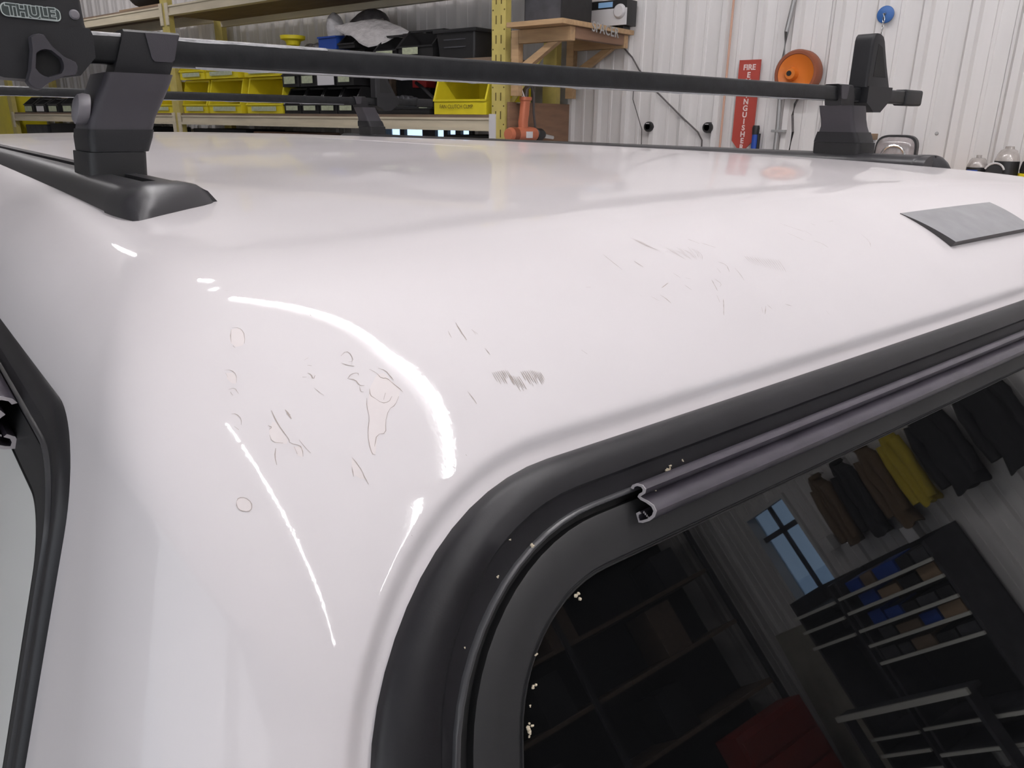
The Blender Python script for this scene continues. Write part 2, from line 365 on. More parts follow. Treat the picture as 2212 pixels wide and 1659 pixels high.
for D, c, side in ((BK, CBK, False), (SD, CSD, True)):
    po = outline(lerp(D, 'outer', 'crease', .6), c, nt=24)
    if side: B0 = np.stack([np.full(len(Cc), CS), Cc[:, 1], np.zeros(len(Cc))], 1); nn, dd = ns_, ds; al = Cc[:, 1]
    else: B0 = np.stack([Cc[:, 0], CB-BOW*q_(Cc[:, 0]), np.zeros(len(Cc))], 1); nn, dd = nb, db; al = Cc[:, 0]
    wv = (Cc-B0) @ dd; nv = (Cc-B0) @ nn
    keep &= ~((np.abs(nv) < .04) & inside(po, al, wv))
cap_base = (XC, 1.9, ZBOT)
cap = thing('truck_cap', 'white fibreglass truck cap with scratched rounded corner filling the foreground', 'truck cap', cap_base, 'T')
shell = MB(); shell.v = [tuple(p) for p in V]; shell.f = [tuple(g) for g in F[keep].tolist()]+[tuple(range((nR-1)*nS, nR*nS))]
me = bpy.data.meshes.new('shell')
me.from_pydata([(p[0]-cap_base[0], p[1]-cap_base[1], p[2]-cap_base[2]) for p in shell.v], [], shell.f); me.update()
me.polygons.foreach_set('use_smooth', [True]*len(me.polygons))
shell_o = part(cap, 'shell', me, 'paint', label='glossy white shell with rounded corner')
bvh = BVHTree.FromPolygons([Vector(p) for p in shell.v], shell.f)
def frame_set(D, c, mp, glassn, pre):
    def lp(p, n): return [mp(a, wv, n) for a, wv in outline(p, c)]
    L = lambda a, b, t, n: lp(lerp(D, a, b, t), n)
    o = part(cap, pre+'_frame', MB().loft([L('outer', 'crease', -.02, -.022), L('outer', 'crease', -.02, -.003), L('outer', 'crease', .08, .0005), L('outer', 'crease', .25, .0028), L('outer', 'crease', .5, .0040), L('outer', 'crease', .93, .0042),
        L('crease', 'ridge', .0, .0030), L('crease', 'ridge', .08, .0026), L('crease', 'ridge', .85, .0030), L('crease', 'ridge', .98, .0028)], cap=False), 'frame', smooth=40, label='black painted metal window frame')
    part(o, 'bead', MB().loft([L('crease', 'ridge', .88, .0020), L('crease', 'ridge', .93, .0042), L('ridge', 'groove', .02, .0054), L('ridge', 'groove', .22, .0052), L('ridge', 'groove', .34, .0030), L('ridge', 'groove', .40, -.004)], cap=False), 'bead', smooth=60)
    part(o, 'channel', MB().loft([L('ridge', 'groove', .34, -.004), L('groove', 'glass', .02, -.004)], cap=False), 'slot', smooth=None)
    part(o, 'glass_seal', MB().loft([L('groove', 'glass', 0, -.004), L('groove', 'glass', .0, .0024), L('groove', 'glass', .05, .0030), L('groove', 'glass', .5, .0034), L('groove', 'glass', .90, .0034), L('groove', 'glass', .94, .0022), L('groove', 'glass', .955, .0022), L('groove', 'glass', .97, .0036), L('groove', 'glass', .995, .0034), L('groove', 'glass', 1.01, -.004)], cap=False), 'rubber', smooth=40)
    po = outline(D['glass'], c); cen = np.array([c, (D['glass'][0]+D['glass'][3])/2]); rg = []
    for f in np.r_[1.0, .97, .9, .8, .65, .5, .35, .2, .08]: rg.append([mp(*(cen+(p-cen)*f), glassn) for p in po])
    g = MB().loft(rg, cap=False); n = len(po); g.add([mp(cen[0], cen[1], glassn)], []); b = (len(rg)-1)*n
    g.f += [(b+j, b+(j+1) % n, len(g.v)-1) for j in range(n)]
    part(cap, pre+'_glass', g, 'glass' if pre[0] == 'r' else 'paleglass', smooth=80, label='dark tinted glass reflecting the workshop' if pre[0] == 'r' else 'glass pane coloured pale for a bright reflection')
    return o
fb = frame_set(BK, CBK, mapb, .0004, 'rear_window')
fs = frame_set(SD, CSD, maps, .0004, 'side_window')
# drip rails
DR = [(.2140, .0030), (.2122, .0042), (.2116, .0066), (.2128, .0090), (.2150, .0098), (.2172, .0090), (.2184, .0068), (.2196, .0058), (.2212, .0068), (.2232, .0094), (.2262, .0120), (.2296, .0126), (.2328, .0110), (.2352, .0078), (.2364, .0040), (.2362, .0018), (.2335, .0014), (.2312, .0022), (.2302, .0042)]
def ribbon(pts, t):
    pts = [np.array(p) for p in pts]; out = []; inn = []
    for i, p in enumerate(pts):
        d = pts[min(i+1, len(pts)-1)]-pts[max(i-1, 0)]; d = d/np.linalg.norm(d); nn = np.array([-d[1], d[0]])
        out.append(p+nn*t/2); inn.append(p-nn*t/2)
    return out+inn[::-1]
def drip(mp, a0, a1, dw, sc, name, nseg, nsc=1.6):
    pr = [(dw+(p[0]-.2116)*sc, .0008+p[1]*sc*nsc) for p in ribbon(DR, .0017)]
    aa = np.linspace(a0, a1, nseg)
    o = part(cap, name, MB().loft([[mp(a, p[0], p[1]) for p in pr] for a in aa]), 'vinyl', smooth=50, label='charcoal vinyl drip rail with a raw cut end')
    s = 1 if a1 > a0 else -1
    part(o, 'cut_end', MB().loft([[mp(a0-s*.0004, p[0], p[1]) for p in pr], [mp(a0+s*.0002, p[0], p[1]) for p in pr]]), 'cut', smooth=None)
    mbx = MB()
    for k in range(4):
        c = mp(a0+s*.0012, dw+(.2306+.0012*k-.2116)*sc, .0008+(.0052+.0006*k)*sc*nsc)
        mbx.blob(c, (.0005, .0005, .0009), .1, k, 1)
    part(o, 'torn_tooth', mbx, 'cut')
drip(mapb, .3135, 1.61, .2246, .90, 'rear_drip_rail', 40)
drip(maps, .587, 2.62, .1910, 1.4, 'side_drip_rail', 24)
# roof tracks with end caps
def roof_z(x, y):
    hit = bvh.ray_cast(Vector((x, y, .5)), Vector((0, 0, -1)))
    return hit[0].z if hit[0] else -.07
for sx in (1, -1):
    X = lambda d: (.2+d if sx == 1 else 2*XC-.2-d)
    tz = -.056
    pr = [(-.0455, -.092), (-.0445, -.0725), (-.037, -.063), (-.026, -.0575), (-.018, -.056), (-.0065, -.056), (-.0065, -.066), (.0065, -.066), (.0065, -.056), (.018, -.056), (.026, -.0575), (.037, -.063), (.0445, -.0725), (.0455, -.092)]
    rg = [[(X(a), y, z) for a, z in pr] for y in (.735, 1.5, 2.3, 3.32)]
    tr = part(cap, 'roof_track', MB().loft(rg), 'track', smooth=40, label='black slotted aluminium roof track')
    part(tr, 'slot', MB().box(min(X(-.0063), X(.0063)), max(X(-.0063), X(.0063)), (.745), 3.31, -.0659, -.0654), 'slot', smooth=None)
    ec = []
    for t in np.linspace(0, 1, 14):
        s = 1-.16*t**1.6; dr = 1-.62*max(0, (t-.45)/.55)**2.6
        if t > .97: s = .76; dr = .14
        pe = [(-.0470, -.098), (-.0465, -.0735), (-.041, -.0640), (-.030, -.0572), (-.018, -.0546), (0, -.0542), (.018, -.0546), (.030, -.0572), (.041, -.0640), (.0465, -.0735), (.0470, -.098)]
        ec.append([(X(a*s), .760-t*(.760-((.675 if sx == 1 else .705)+.55*(a*s+.047))), -.098+(z+.098)*dr) for a, z in pe])
    part(tr, 'track_end_cap', MB().loft(ec), 'track', smooth=50)
# badge plate on the upper back edge
def on_shell(x, wdir):                              # point on the shell at x, stepping by polar angle about the fillet centre
    cy, cz = .505, -.335
    o = Vector((x, cy-.0*BOW, cz)); d = Vector((0, -math.sin(wdir), math.cos(wdir)))
    hit = bvh.ray_cast(o+d*.6, -d); return hit[0], hit[1]
bp = MB(); rows = []
xa = np.linspace(.903, 1.130, 14); an = np.linspace(math.radians(22.4), math.radians(36.3), 9)
top = []; bot = []
for ia, a in enumerate(an):
    f = ia/(len(an)-1); rt = []; rb = []
    for x in xa:
        x2 = x-.012*(1-f) if x < XC else x+.012*(1-f)
        p, n = on_shell(x2, a)
        rt.append(p+n*(.0006+.0065*f)); rb.append(p-n*.003)
    top.append(rt); bot.append(rb)
loops = [r for r in top]
bp.loft(top, cap=False, closed=False)
pl = part(cap, 'badge_plate', bp, 'plate', smooth=60, label='scuffed grey badge plate on the rear edge')
em = MB()
em.loft([top[-1], bot[-1]], cap=False, closed=False); em.loft([top[0], bot[0]], cap=False, closed=False)
em.loft([[r[0] for r in top], [r[0] for r in bot]], cap=False, closed=False); em.loft([[r[-1] for r in top], [r[-1] for r in bot]], cap=False, closed=False)
part(pl, 'plate_edge', em, 'platee', smooth=None)
# scratches and chips
MARKS = [[0.7,[1397,4184,-1103],[1428,4166,-1104],[1436,4117,-1119],[1418,4059,-1142],[1399,4021,-1158]],[0.6,[1387,4172,-1109],[1354,4103,-1136],[1342,4060,-1153]],[1.2,[1340,4032,-1163],[1343,4012,-1170]],[0.6,[1231,3877,-1242],[1262,3865,-1242],[1271,3824,-1259],[1251,3772,-1286]],[0.6,[1228,3859,-1250],[1228,3826,-1265]],[0.6,[1200,3749,-1306],[1230,3748,-1301],[1233,3704,-1323]],[0.8,[1201,3731,-1314],[1204,3706,-1326]],[0.6,[1155,3611,-1385],[1176,3602,-1387],[1187,3567,-1406],[1174,3539,-1425]],[1.0,[1141,3544,-1427],[1153,3520,-1440]],[0.6,[1013,3238,-1671],[1029,3248,-1659],[1056,3237,-1663],[1072,3211,-1683],[1066,3190,-1702],[1044,3186,-1710],[1015,3200,-1703],[1006,3221,-1687],[1013,3238,-1671]],[1.0,[1628,3742,-1255],[1647,3731,-1259]],[1.0,[1605,3697,-1282],[1617,3681,-1289],[1614,3648,-1308],[1635,3669,-1295]],[1.0,[1569,3681,-1294],[1589,3674,-1296]],[0.7,[1628,3779,-1236],[1657,3788,-1229]],[0.6,[1594,3601,-1338],[1607,3570,-1356],[1622,3545,-1370]],[1.6,[1401,3536,-1397],[1405,3511,-1413],[1408,3482,-1432]],[1.2,[1397,3514,-1412],[1415,3503,-1417]],[0.8,[1337,3555,-1392],[1333,3509,-1422],[1340,3451,-1460],[1352,3396,-1498],[1347,3377,-1513],[1387,3353,-1526],[1389,3330,-1544],[1378,3302,-1567]],[0.7,[1288,3489,-1441],[1303,3474,-1449],[1283,3468,-1455]],[0.6,[1275,3444,-1472],[1269,3412,-1495],[1317,3387,-1508]],[0.7,[1395,3377,-1507],[1406,3337,-1537],[1420,3305,-1561]],[0.9,[1273,3377,-1520],[1253,3344,-1547],[1245,3308,-1576]],[0.6,[1358,3356,-1527],[1357,3321,-1554]],[0.7,[1827,3741,-1239],[1871,3764,-1224],[1886,3735,-1239],[1876,3689,-1265],[1847,3692,-1265]],[0.8,[1805,3699,-1264],[1827,3675,-1276],[1863,3658,-1284]],[0.8,[1788,3597,-1325],[1821,3620,-1309],[1859,3614,-1310],[1855,3599,-1320]],[0.9,[1792,3596,-1326],[1824,3581,-1333],[1828,3544,-1357],[1854,3536,-1361]],[0.6,[1826,3539,-1360],[1815,3512,-1379],[1830,3503,-1384]],[0.8,[1933,3618,-1304],[1955,3593,-1319],[1969,3547,-1348],[2000,3544,-1349],[2011,3511,-1371],[2031,3475,-1395],[2041,3449,-1414]],[0.9,[1982,3611,-1306],[2016,3588,-1319],[2024,3549,-1345],[2028,3521,-1363]],[0.7,[1871,3512,-1376],[1855,3477,-1401],[1869,3459,-1414],[1895,3424,-1438],[1933,3419,-1440],[1968,3443,-1421]],[0.6,[1830,3469,-1408],[1806,3429,-1439],[1787,3372,-1483],[1748,3323,-1524],[1723,3273,-1567],[1710,3220,-1615],[1725,3212,-1621]],[0.6,[2005,3434,-1427],[1962,3398,-1455],[1911,3384,-1468],[1856,3329,-1515],[1834,3285,-1552],[1784,3293,-1547],[1741,3246,-1590]],[0.7,[1943,3469,-1404],[1913,3438,-1427]],[0.9,[1604,3233,-1609],[1615,3204,-1634],[1623,3170,-1665],[1623,3139,-1695],[1627,3115,-1719]],[0.6,[1583,3198,-1641],[1570,3160,-1678]],[0.8,[1519,4611,-982],[1535,4599,-982]],[0.8,[1540,4495,-1002],[1556,4484,-1002]],[0.8,[1580,4431,-1010],[1613,4410,-1011]],[1.0,[1829,4112,-1075],[1827,4095,-1081]],[1.2,[2633,3785,-1180],[2623,3718,-1217],[2617,3648,-1259]],[0.7,[2702,3712,-1218],[2704,3671,-1241]],[0.6,[2544,3738,-1209],[2534,3687,-1238]],[0.9,[2416,3363,-1465],[2428,3314,-1505],[2429,3292,-1524]],[1.1,[2639,3423,-1411],[2639,3391,-1435],[2638,3366,-1455]],[1.1,[2652,3422,-1411],[2653,3382,-1442],[2651,3350,-1467]],[1.1,[2666,3422,-1411],[2667,3386,-1438],[2665,3358,-1460]],[1.1,[2680,3421,-1411],[2681,3379,-1444],[2679,3346,-1470]],[1.1,[2694,3420,-1411],[2695,3377,-1444],[2693,3344,-1471]],[1.1,[2708,3419,-1411],[2709,3392,-1432],[2707,3370,-1449]],[1.1,[2722,3418,-1411],[2723,3393,-1431],[2721,3372,-1447]],[1.1,[2735,3416,-1413],[2736,3367,-1451],[2733,3329,-1482]],[1.1,[2746,3411,-1416],[2746,3378,-1442],[2745,3353,-1462]],[1.1,[2740,3384,-1437],[2741,3353,-1462],[2739,3328,-1482]],[1.1,[2751,3379,-1440],[2752,3328,-1482],[2751,3288,-1516]],[1.1,[2762,3375,-1444],[2763,3337,-1474],[2762,3308,-1498]],[1.1,[2773,3370,-1447],[2774,3323,-1485],[2773,3286,-1516]],[1.1,[2784,3365,-1451],[2785,3328,-1481],[2784,3298,-1505]],[1.1,[2798,3364,-1451],[2800,3322,-1485],[2798,3290,-1512]],[1.1,[2830,3385,-1433],[2831,3356,-1457],[2829,3332,-1475]],[1.1,[2845,3384,-1434],[2845,3341,-1468],[2844,3308,-1495]],[1.1,[2859,3383,-1434],[2860,3334,-1473],[2858,3296,-1505]],[1.1,[2874,3382,-1434],[2874,3343,-1466],[2873,3312,-1491]],[1.1,[2889,3381,-1434],[2889,3336,-1471],[2887,3300,-1500]],[1.1,[2902,3379,-1436],[2902,3335,-1471],[2900,3301,-1499]],[1.1,[2913,3374,-1439],[2913,3347,-1461],[2912,3326,-1478]],[1.1,[2925,3369,-1443],[2925,3323,-1480],[2923,3287,-1510]],[1.1,[2936,3364,-1446],[2937,3323,-1480],[2935,3291,-1507]],[1.1,[2948,3359,-1450],[2948,3326,-1477],[2947,3300,-1499]],[1.1,[2959,3354,-1453],[2960,3329,-1474],[2958,3308,-1491]],[0.8,[2700,3709,-1220],[2718,3671,-1241]],[0.9,[2697,3570,-1305],[2700,3546,-1321],[2702,3522,-1337]],[0.8,[3363,3411,-1395],[3386,3378,-1420]],[0.5,[2625,3762,-1192],[2620,3650,-1257]],[1.2,[2212,3100,-1712],[2215,3095,-1717]],[1.2,[1739,2907,-1952],[1742,2903,-1956]],[0.8,[4278,4148,-960],[4274,4056,-996],[4276,3937,-1048]],[1.6,[4480,4004,-1012],[4496,3922,-1049]],[0.8,[3805,3842,-1110],[3848,3834,-1112]],[1.2,[4388,3643,-1204],[4409,3611,-1224],[4420,3563,-1255]],[0.7,[4292,3647,-1205],[4328,3599,-1234]],[0.8,[4463,3697,-1170],[4573,3727,-1149]],[0.45,[4760,4315,-890],[4768,4221,-920],[4792,4141,-948]],[0.45,[4767,4301,-894],[4776,4205,-925],[4801,4130,-952]],[0.45,[4775,4288,-898],[4784,4190,-931],[4810,4118,-957]],[0.45,[4783,4275,-902],[4791,4174,-936],[4820,4106,-961]],[0.45,[4791,4262,-906],[4799,4159,-941],[4829,4095,-965]],[0.45,[4799,4249,-910],[4807,4144,-947],[4839,4084,-969]],[0.45,[4807,4236,-914],[4816,4129,-952],[4848,4072,-974]],[0.45,[4961,4104,-958],[4964,4018,-993],[4990,3943,-1027]],[0.45,[4975,4085,-965],[4974,3999,-1002],[4996,3928,-1033]],[0.45,[4989,4067,-972],[4985,3980,-1010],[5002,3914,-1040]],[0.45,[5003,4048,-980],[5044,4002,-999],[5046,3932,-1030]],[0.45,[5075,4079,-965],[5054,3982,-1007],[5052,3917,-1037]],[0.45,[5089,4061,-972],[5065,3963,-1015],[5058,3903,-1044]],[0.45,[5104,4042,-980],[5125,3985,-1004],[5102,3921,-1034]],[0.45,[5119,4024,-987],[5136,3966,-1012],[5108,3906,-1041]],[0.45,[5192,4055,-972],[5147,3947,-1021],[5114,3892,-1048]],[0.45,[5207,4037,-980],[5207,3969,-1009],[5159,3909,-1038]],[0.45,[5222,4018,-987],[5218,3950,-1018],[5165,3895,-1045]],[0.45,[5237,4000,-994],[5230,3931,-1026],[5171,3881,-1052]],[0.5,[5685,3838,-1062],[5674,3776,-1095],[5681,3731,-1120]],[0.5,[5711,3830,-1066],[5699,3766,-1100],[5702,3720,-1126]],[0.5,[5738,3821,-1070],[5724,3757,-1105],[5724,3709,-1132]],[0.5,[5764,3813,-1074],[5749,3747,-1110],[5746,3699,-1138]],[0.5,[5791,3804,-1078],[5774,3737,-1115],[5768,3688,-1144]],[0.5,[5818,3796,-1082],[5799,3728,-1120],[5791,3677,-1150]],[0.5,[5845,3787,-1086],[5825,3718,-1125],[5813,3667,-1156]],[0.5,[5872,3779,-1090],[5850,3709,-1130],[5836,3656,-1162]],[0.5,[5899,3770,-1094],[5876,3699,-1135],[5858,3646,-1168]],[0.5,[5927,3762,-1098],[5902,3690,-1140],[5881,3635,-1174]],[0.5,[5955,3753,-1102],[5928,3680,-1145],[5905,3625,-1180]],[0.5,[5983,3745,-1106],[5954,3671,-1151],[5928,3614,-1186]],[0.5,[6011,3736,-1111],[5981,3661,-1156],[5951,3604,-1192]],[0.5,[6039,3728,-1115],[6008,3652,-1161],[5975,3594,-1199]],[0.8,[5312,4161,-928],[5368,4072,-961]],[0.7,[5399,4076,-959],[5482,3988,-994]],[0.8,[5310,3829,-1075],[5371,3781,-1099],[5315,3709,-1141]],[0.7,[5225,3771,-1108],[5209,3717,-1139]],[0.8,[5418,3732,-1126],[5408,3670,-1162],[5382,3604,-1204]],[1.0,[5036,3672,-1170],[4997,3587,-1224],[4988,3570,-1236]],[0.7,[5078,3675,-1167],[5100,3619,-1201],[5049,3598,-1216]],[0.7,[4720,3805,-1103],[4741,3749,-1133]],[0.8,[4710,3680,-1173],[4732,3626,-1206]],[0.7,[4790,3739,-1137],[4830,3721,-1146]],[1.0,[4972,3498,-1285],[4839,3386,-1373]],[0.7,[4940,3541,-1257],[4907,3483,-1298]],[0.8,[5313,3372,-1373],[5276,3329,-1408]],[0.8,[5368,3371,-1372],[5290,3319,-1416]],[0.7,[5397,3379,-1366],[5414,3339,-1397]],[0.7,[5614,3349,-1385],[5679,3323,-1405]],[0.7,[6061,3226,-1483],[6068,3198,-1508]],[0.9,[4205,3679,-1187],[4208,3667,-1195]],[0.7,[6721,4174,-895],[6792,4083,-929],[6871,3998,-964]],[0.6,[6603,4025,-956],[6666,3932,-997],[6692,3881,-1021]],[0.9,[6818,3861,-1029],[6890,3806,-1057],[6905,3748,-1089]],[0.7,[6893,4012,-957],[6902,3926,-996]],[0.7,[7140,4101,-916],[7180,4057,-934]],[0.7,[7459,4090,-917],[7552,4087,-917]],[0.6,[7267,3630,-1154],[7272,3600,-1174]],[0.7,[7674,3844,-1027],[7650,3727,-1092],[7568,3668,-1127]]]
sm = MB()
for mk in MARKS:
    wd = mk[0]*.00036; pts = []
    raw = [Vector(p)*1e-4 for p in mk[1:]]; den = []
    if len(raw) > 2:                                  # round the corners of the polyline
        sm2 = [raw[0]]
        for a, b, c in zip(raw, raw[1:], raw[2:]): sm2 += [a*.25+b*.75, b*.75+c*.25]
        raw = sm2+[raw[-1]]
    for a, b in zip(raw, raw[1:]):
        n = max(1, int((b-a).length/.0025))
        den += [a.lerp(b, k/n) for k in range(n)]
    den.append(raw[-1])
    L = []; Rr = []
    for i, p in enumerate(den):
        loc, nn, _, _ = bvh.find_nearest(p)
        if nn.dot(-loc) < 0: nn = -nn
        d = (den[min(i+1, len(den)-1)]-den[max(i-1, 0)]).normalized(); s = nn.cross(d).normalized()
        ww = wd*(.35+.65*random.random())*(0.4 if i in (0, len(den)-1) else 1)
        jit = s*random.uniform(-.00012, .00012) if 0 < i < len(den)-1 else Vector((0, 0, 0))
        L.append(loc+nn*.00018+s*ww+jit); Rr.append(loc+nn*.00018-s*ww+jit)
    sm.loft([L, Rr], cap=False, closed=False)
part(cap, 'scratches', sm, 'scratch', smooth=None, label='fine brown scratches and chips in the paint', kind='stuff')
PATCH = [[[1871,3512,-1376],[1956,3577,-1329],[1998,3576,-1328],[2020,3508,-1373],[2035,3465,-1403],[2000,3426,-1433],[1950,3397,-1457],[1902,3378,-1474],[1856,3329,-1515],[1832,3286,-1552],[1787,3289,-1551],[1745,3252,-1584],[1727,3215,-1618],[1708,3224,-1611],[1721,3274,-1566],[1757,3329,-1519],[1790,3371,-1483],[1806,3429,-1439],[1839,3467,-1409]],[[1316,3501,-1429],[1331,3486,-1437],[1338,3430,-1475],[1346,3393,-1500],[1330,3378,-1513],[1287,3397,-1504],[1269,3421,-1489],[1279,3460,-1461]],[[1387,4172,-1109],[1428,4166,-1104],[1436,4117,-1119],[1415,4052,-1145],[1387,4012,-1164],[1351,4015,-1168],[1338,4062,-1153],[1358,4118,-1131]],[[1232,3857,-1250],[1261,3842,-1252],[1263,3803,-1270],[1246,3768,-1289],[1228,3783,-1285],[1220,3818,-1270]],[[1013,3238,-1671],[1029,3248,-1659],[1056,3237,-1663],[1072,3211,-1683],[1066,3190,-1702],[1044,3186,-1710],[1015,3200,-1703],[1006,3221,-1687]],[[1602,3229,-1611],[1613,3201,-1637],[1621,3167,-1668],[1621,3136,-1698],[1599,3145,-1690],[1574,3166,-1672],[1582,3199,-1641]],[[1353,3354,-1529],[1394,3349,-1529],[1393,3329,-1544],[1373,3300,-1569],[1356,3317,-1557]]]
pm = MB()
for po in PATCH:
    pts = [Vector(p)*1e-4 for p in po]; cen = sum(pts, Vector((0, 0, 0)))/len(pts); rg = []
    for f in (1.0, .75, .5, .25, .02):
        r = []
        for k, p in enumerate(pts):
            loc, nn, _, _ = bvh.find_nearest(cen+(p-cen)*f)
            if nn.dot(-loc) < 0: nn = -nn
            r.append(loc+nn*.00010)
        rg.append(r)
    pm.loft(rg, cap=False)
part(cap, 'worn_patches', pm, 'patch', smooth=60, label='faint beige patches where the gloss has worn off', kind='stuff')
# crumbs of dirt on the rear window frame
cm = MB()
for a, wv, r in ((.2220, .2215, .0012), (.2235, .2222, .0009), (.1990, .2300, .0007), (.2110, .2150, .0005), (.3300, .2105, .0016), (.3330, .2098, .0011), (.3440, .2085, .0008), (.2030, .2900, .0012), (.1945, .3080, .0016), (.1960, .3065, .0010), (.1935, .3110, .0008), (.1985, .2980, .0006), (.2090, .2750, .0009), (.2420, .2575, .0017), (.1660, .2750, .0005), (.1720, .2560, .0005), (.4450, .2260, .0008), (.5600, .2300, .0008), (.3110, .2180, .0009)):
    for k in range(3):
        c = mapb(a*1.05+random.uniform(-1, 1)*r, wv+.0135+random.uniform(-1, 1)*r, .0042+r*.5+(.006 if .212 < wv < .235 and a > .3 else 0)); cm.blob(c, (r*.7, r*.7, r*.6), .25, random.randint(0, 99), 1)
part(cap, 'dirt_crumbs', cm, 'crumb', kind='stuff', label='pale crumbs of dirt stuck to the frame')
# the pickup bed that carries the cap (below the frame)
bd = MB(); bx0, bx1, by0, by1 = -.12, 2*XC+.12, -.02, 3.95
bd.loft([rrect(bx0, bx1, by0, by1, -1.5, .08), rrect(bx0-.02, bx1+.02, by0-.02, by1, -1.1, .08), rrect(bx0, bx1, by0, by1, -.702, .08)])
bo = part(cap, 'truck_bed', bd, 'paint')
for x in (-.06, 2*XC-.18):
    part(bo, 'wheel', MB().lathe([(.12, 0), (.36, 0), (.38, .03), (.38, .21), (.36, .24), (.12, .24)], (x, 1.7, -1.57), 'x'), 'rubber')
# ================================================================== ROOF RACK
def mirror(mb, on):
    if on: mb.v = [(2*XC-a, b, c) for a, b, c in mb.v]
    return mb
def splay(mb, on, yc, dz):                      # the far feet flare towards the track
    if on:
        mb = mirror(mb, on); o = []
        for a, b, c in mb.v:
            k = min(max((.035+dz-c)/.07, 0), 1); g = 1+.36*k*k
            o.append((1.728+(a-1.728)*g+.010, yc+(b-yc)*g, c))
        mb.v = o
    return mb
def crossbar(yc, zc, label):
    t = thing('roof_crossbar', label, 'roof rack', (XC, yc, -.07), 'T', group='crossbars on the cap roof')
    y0, y1, z0, z1 = yc-.0125, yc+.0125, zc-.015, zc+.015
    rg = []
    for x in np.linspace(-.10, 2.0, 22): rg.append([(x, p[0], p[1]) for p in [(a, b) for a, b, _ in rrect(y0, y1, z0, z1, 0, .0045, 3)]])
    bar = part(t, 'bar', MB().loft(rg), 'barskin', smooth=50, label='square bar in black plastic sleeve')
    wt = MB(); xw = np.linspace(-.095, .46, 60); rows_ = [[], [], []]
    for i_, x in enumerate(xw):
        k_ = (.0022+.0018*abs(math.sin(x*31+1)+.6*math.sin(x*77)))*(1 if .02 < i_/60 < .9 else .4)
        rows_[0].append((x, y0-.0004, z1-.0024-k_*.35)); rows_[1].append((x, y0+.0008, z1-.0009)); rows_[2].append((x, y0+.0048, z1+.0004))
    wt.loft(rows_, cap=False, closed=False)
    part(bar, 'worn_top', wt, 'barworn', smooth=None, label='worn silvery top of the bar')
    fr = MB(); u = []; l = []
    for x in np.linspace(.30, 1.60, 150):
        e = .0002+.0016*max(0, math.sin(x*23)+.6*math.sin(x*57+1)+.5*math.sin(x*101+2))*random.uniform(.5, 1)
        u.append((x, y0-.0004, z0+.0012)); l.append((x, y0-.0012, z0-e))
    fr.loft([u, l], cap=False, closed=False); part(bar, 'frayed_edge', fr, 'fringe', smooth=None, label='pale frayed lower edge of the sleeve')
    for on in (False, True):
        cp = MB(); cp.loft([[(x, a, b) for a, b, _ in rrect(y0-g, y1+g, z0-g, z1+g, 0, .005, 3)] for x, g in ((-.115, .001), (-.110, .003), (-.03, .003), (-.028, .0005))])
        part(t, 'end_cap', mirror(cp, on), 'rackplastic')
    dz = zc-.067
    for on in (False, True):
        ya, yb2 = yc-.0375, yc+.0425
        b = MB(); lv = [(.0430, .2035, .2700, ya, yb2), (.0300, .1975, .2640, ya, yb2), (.0150, .1900, .2560, ya+.002, yb2-.002), (.0000, .1835, .2475, ya+.003, yb2-.003), (-.0150, .1795, .2420, ya+.002, yb2-.002), (-.0335, .1785, .2345, ya, yb2)]
        b.loft([rrect(x0, x1, a, c, z+dz, .009) for z, x0, x1, a, c in lv])
        ft = part(t, 'foot', splay(b, on, yc, dz), 'rackgrey', smooth=60, label='charcoal plastic tower foot')
        lo = MB(); lo.loft([rrect(x0, x1, a, c, z+dz, .008) for z, x0, x1, a, c in ((-.0120, .1797, .2432, ya-.0008, yb2+.0008), (-.0200, .1780, .2410, ya-.0012, yb2+.001), (-.0340, .1778, .2352, ya-.001, yb2+.001))])
        part(ft, 'foot_skirt', splay(lo, on, yc, dz), 'rackplastic', smooth=60)
        bs = MB(); bs.loft([rrect(x0, x1, a, c, z+dz, .008) for z, x0, x1, a, c in ((-.0345, .1755, .2320, ya-.002, yb2+.002), (-.0600-dz, .1735, .2300, ya-.002, yb2+.002))])
        part(ft, 'base_pad', splay(bs, on, yc, dz), 'rubber', smooth=60)
        # clamp over the bar: U-shaped wrap
        cl = MB(); pr = [(y0-.0055, zc-.024), (y0-.0070, zc-.012), (y0-.0065, zc+.0165), (y0-.001, zc+.0190), (y1+.001, zc+.0190), (y1+.0065, zc+.0165), (y1+.007, zc-.024)]
        secs = []
        for x, lift in ((.2150, 0), (.2300, 0), (.2440, 0), (.2580, 0), (.2705, 0)):
            secs.append([(x+(z-zc+.024)*.36, y, z) for y, z in pr])
        cl.loft(secs)
        part(ft, 'clamp', mirror(cl, on), 'rackplastic', smooth=40)
        cv = MB(); cv.prism([(.2500, zc+.0165), (.2835, zc+.0165), (.2765, zc-.0085), (.2730, zc-.0110), (.2560, zc-.0110), (.2535, zc-.0080)], 'y', y0-.0085, y0-.0060)
        part(ft, 'clamp_cover', mirror(cv, on), 'rackgrey')
        kn = MB(); kn.lathe([(.0, -.008), (.009, -.0075), (.0125, -.005), (.0135, .0), (.0125, .006)], (.1795, yc-.018, .0072+dz), 'x', 20)
        kn.v = [(a+(c-.007-dz)*.25, b, .0072+dz+(c-.0072-dz)*1.15) for a, b, c in kn.v]
        part(ft, 'lock_cover', mirror(kn, on), 'knob', label='oval grey lock cover')
    return t
crossbar(.9375, .067, 'black rear roof crossbar nearest the camera, sleeve frayed and worn silver')
crossbar(3.11, .0765, 'black front roof crossbar further back, in front of the yellow bins')
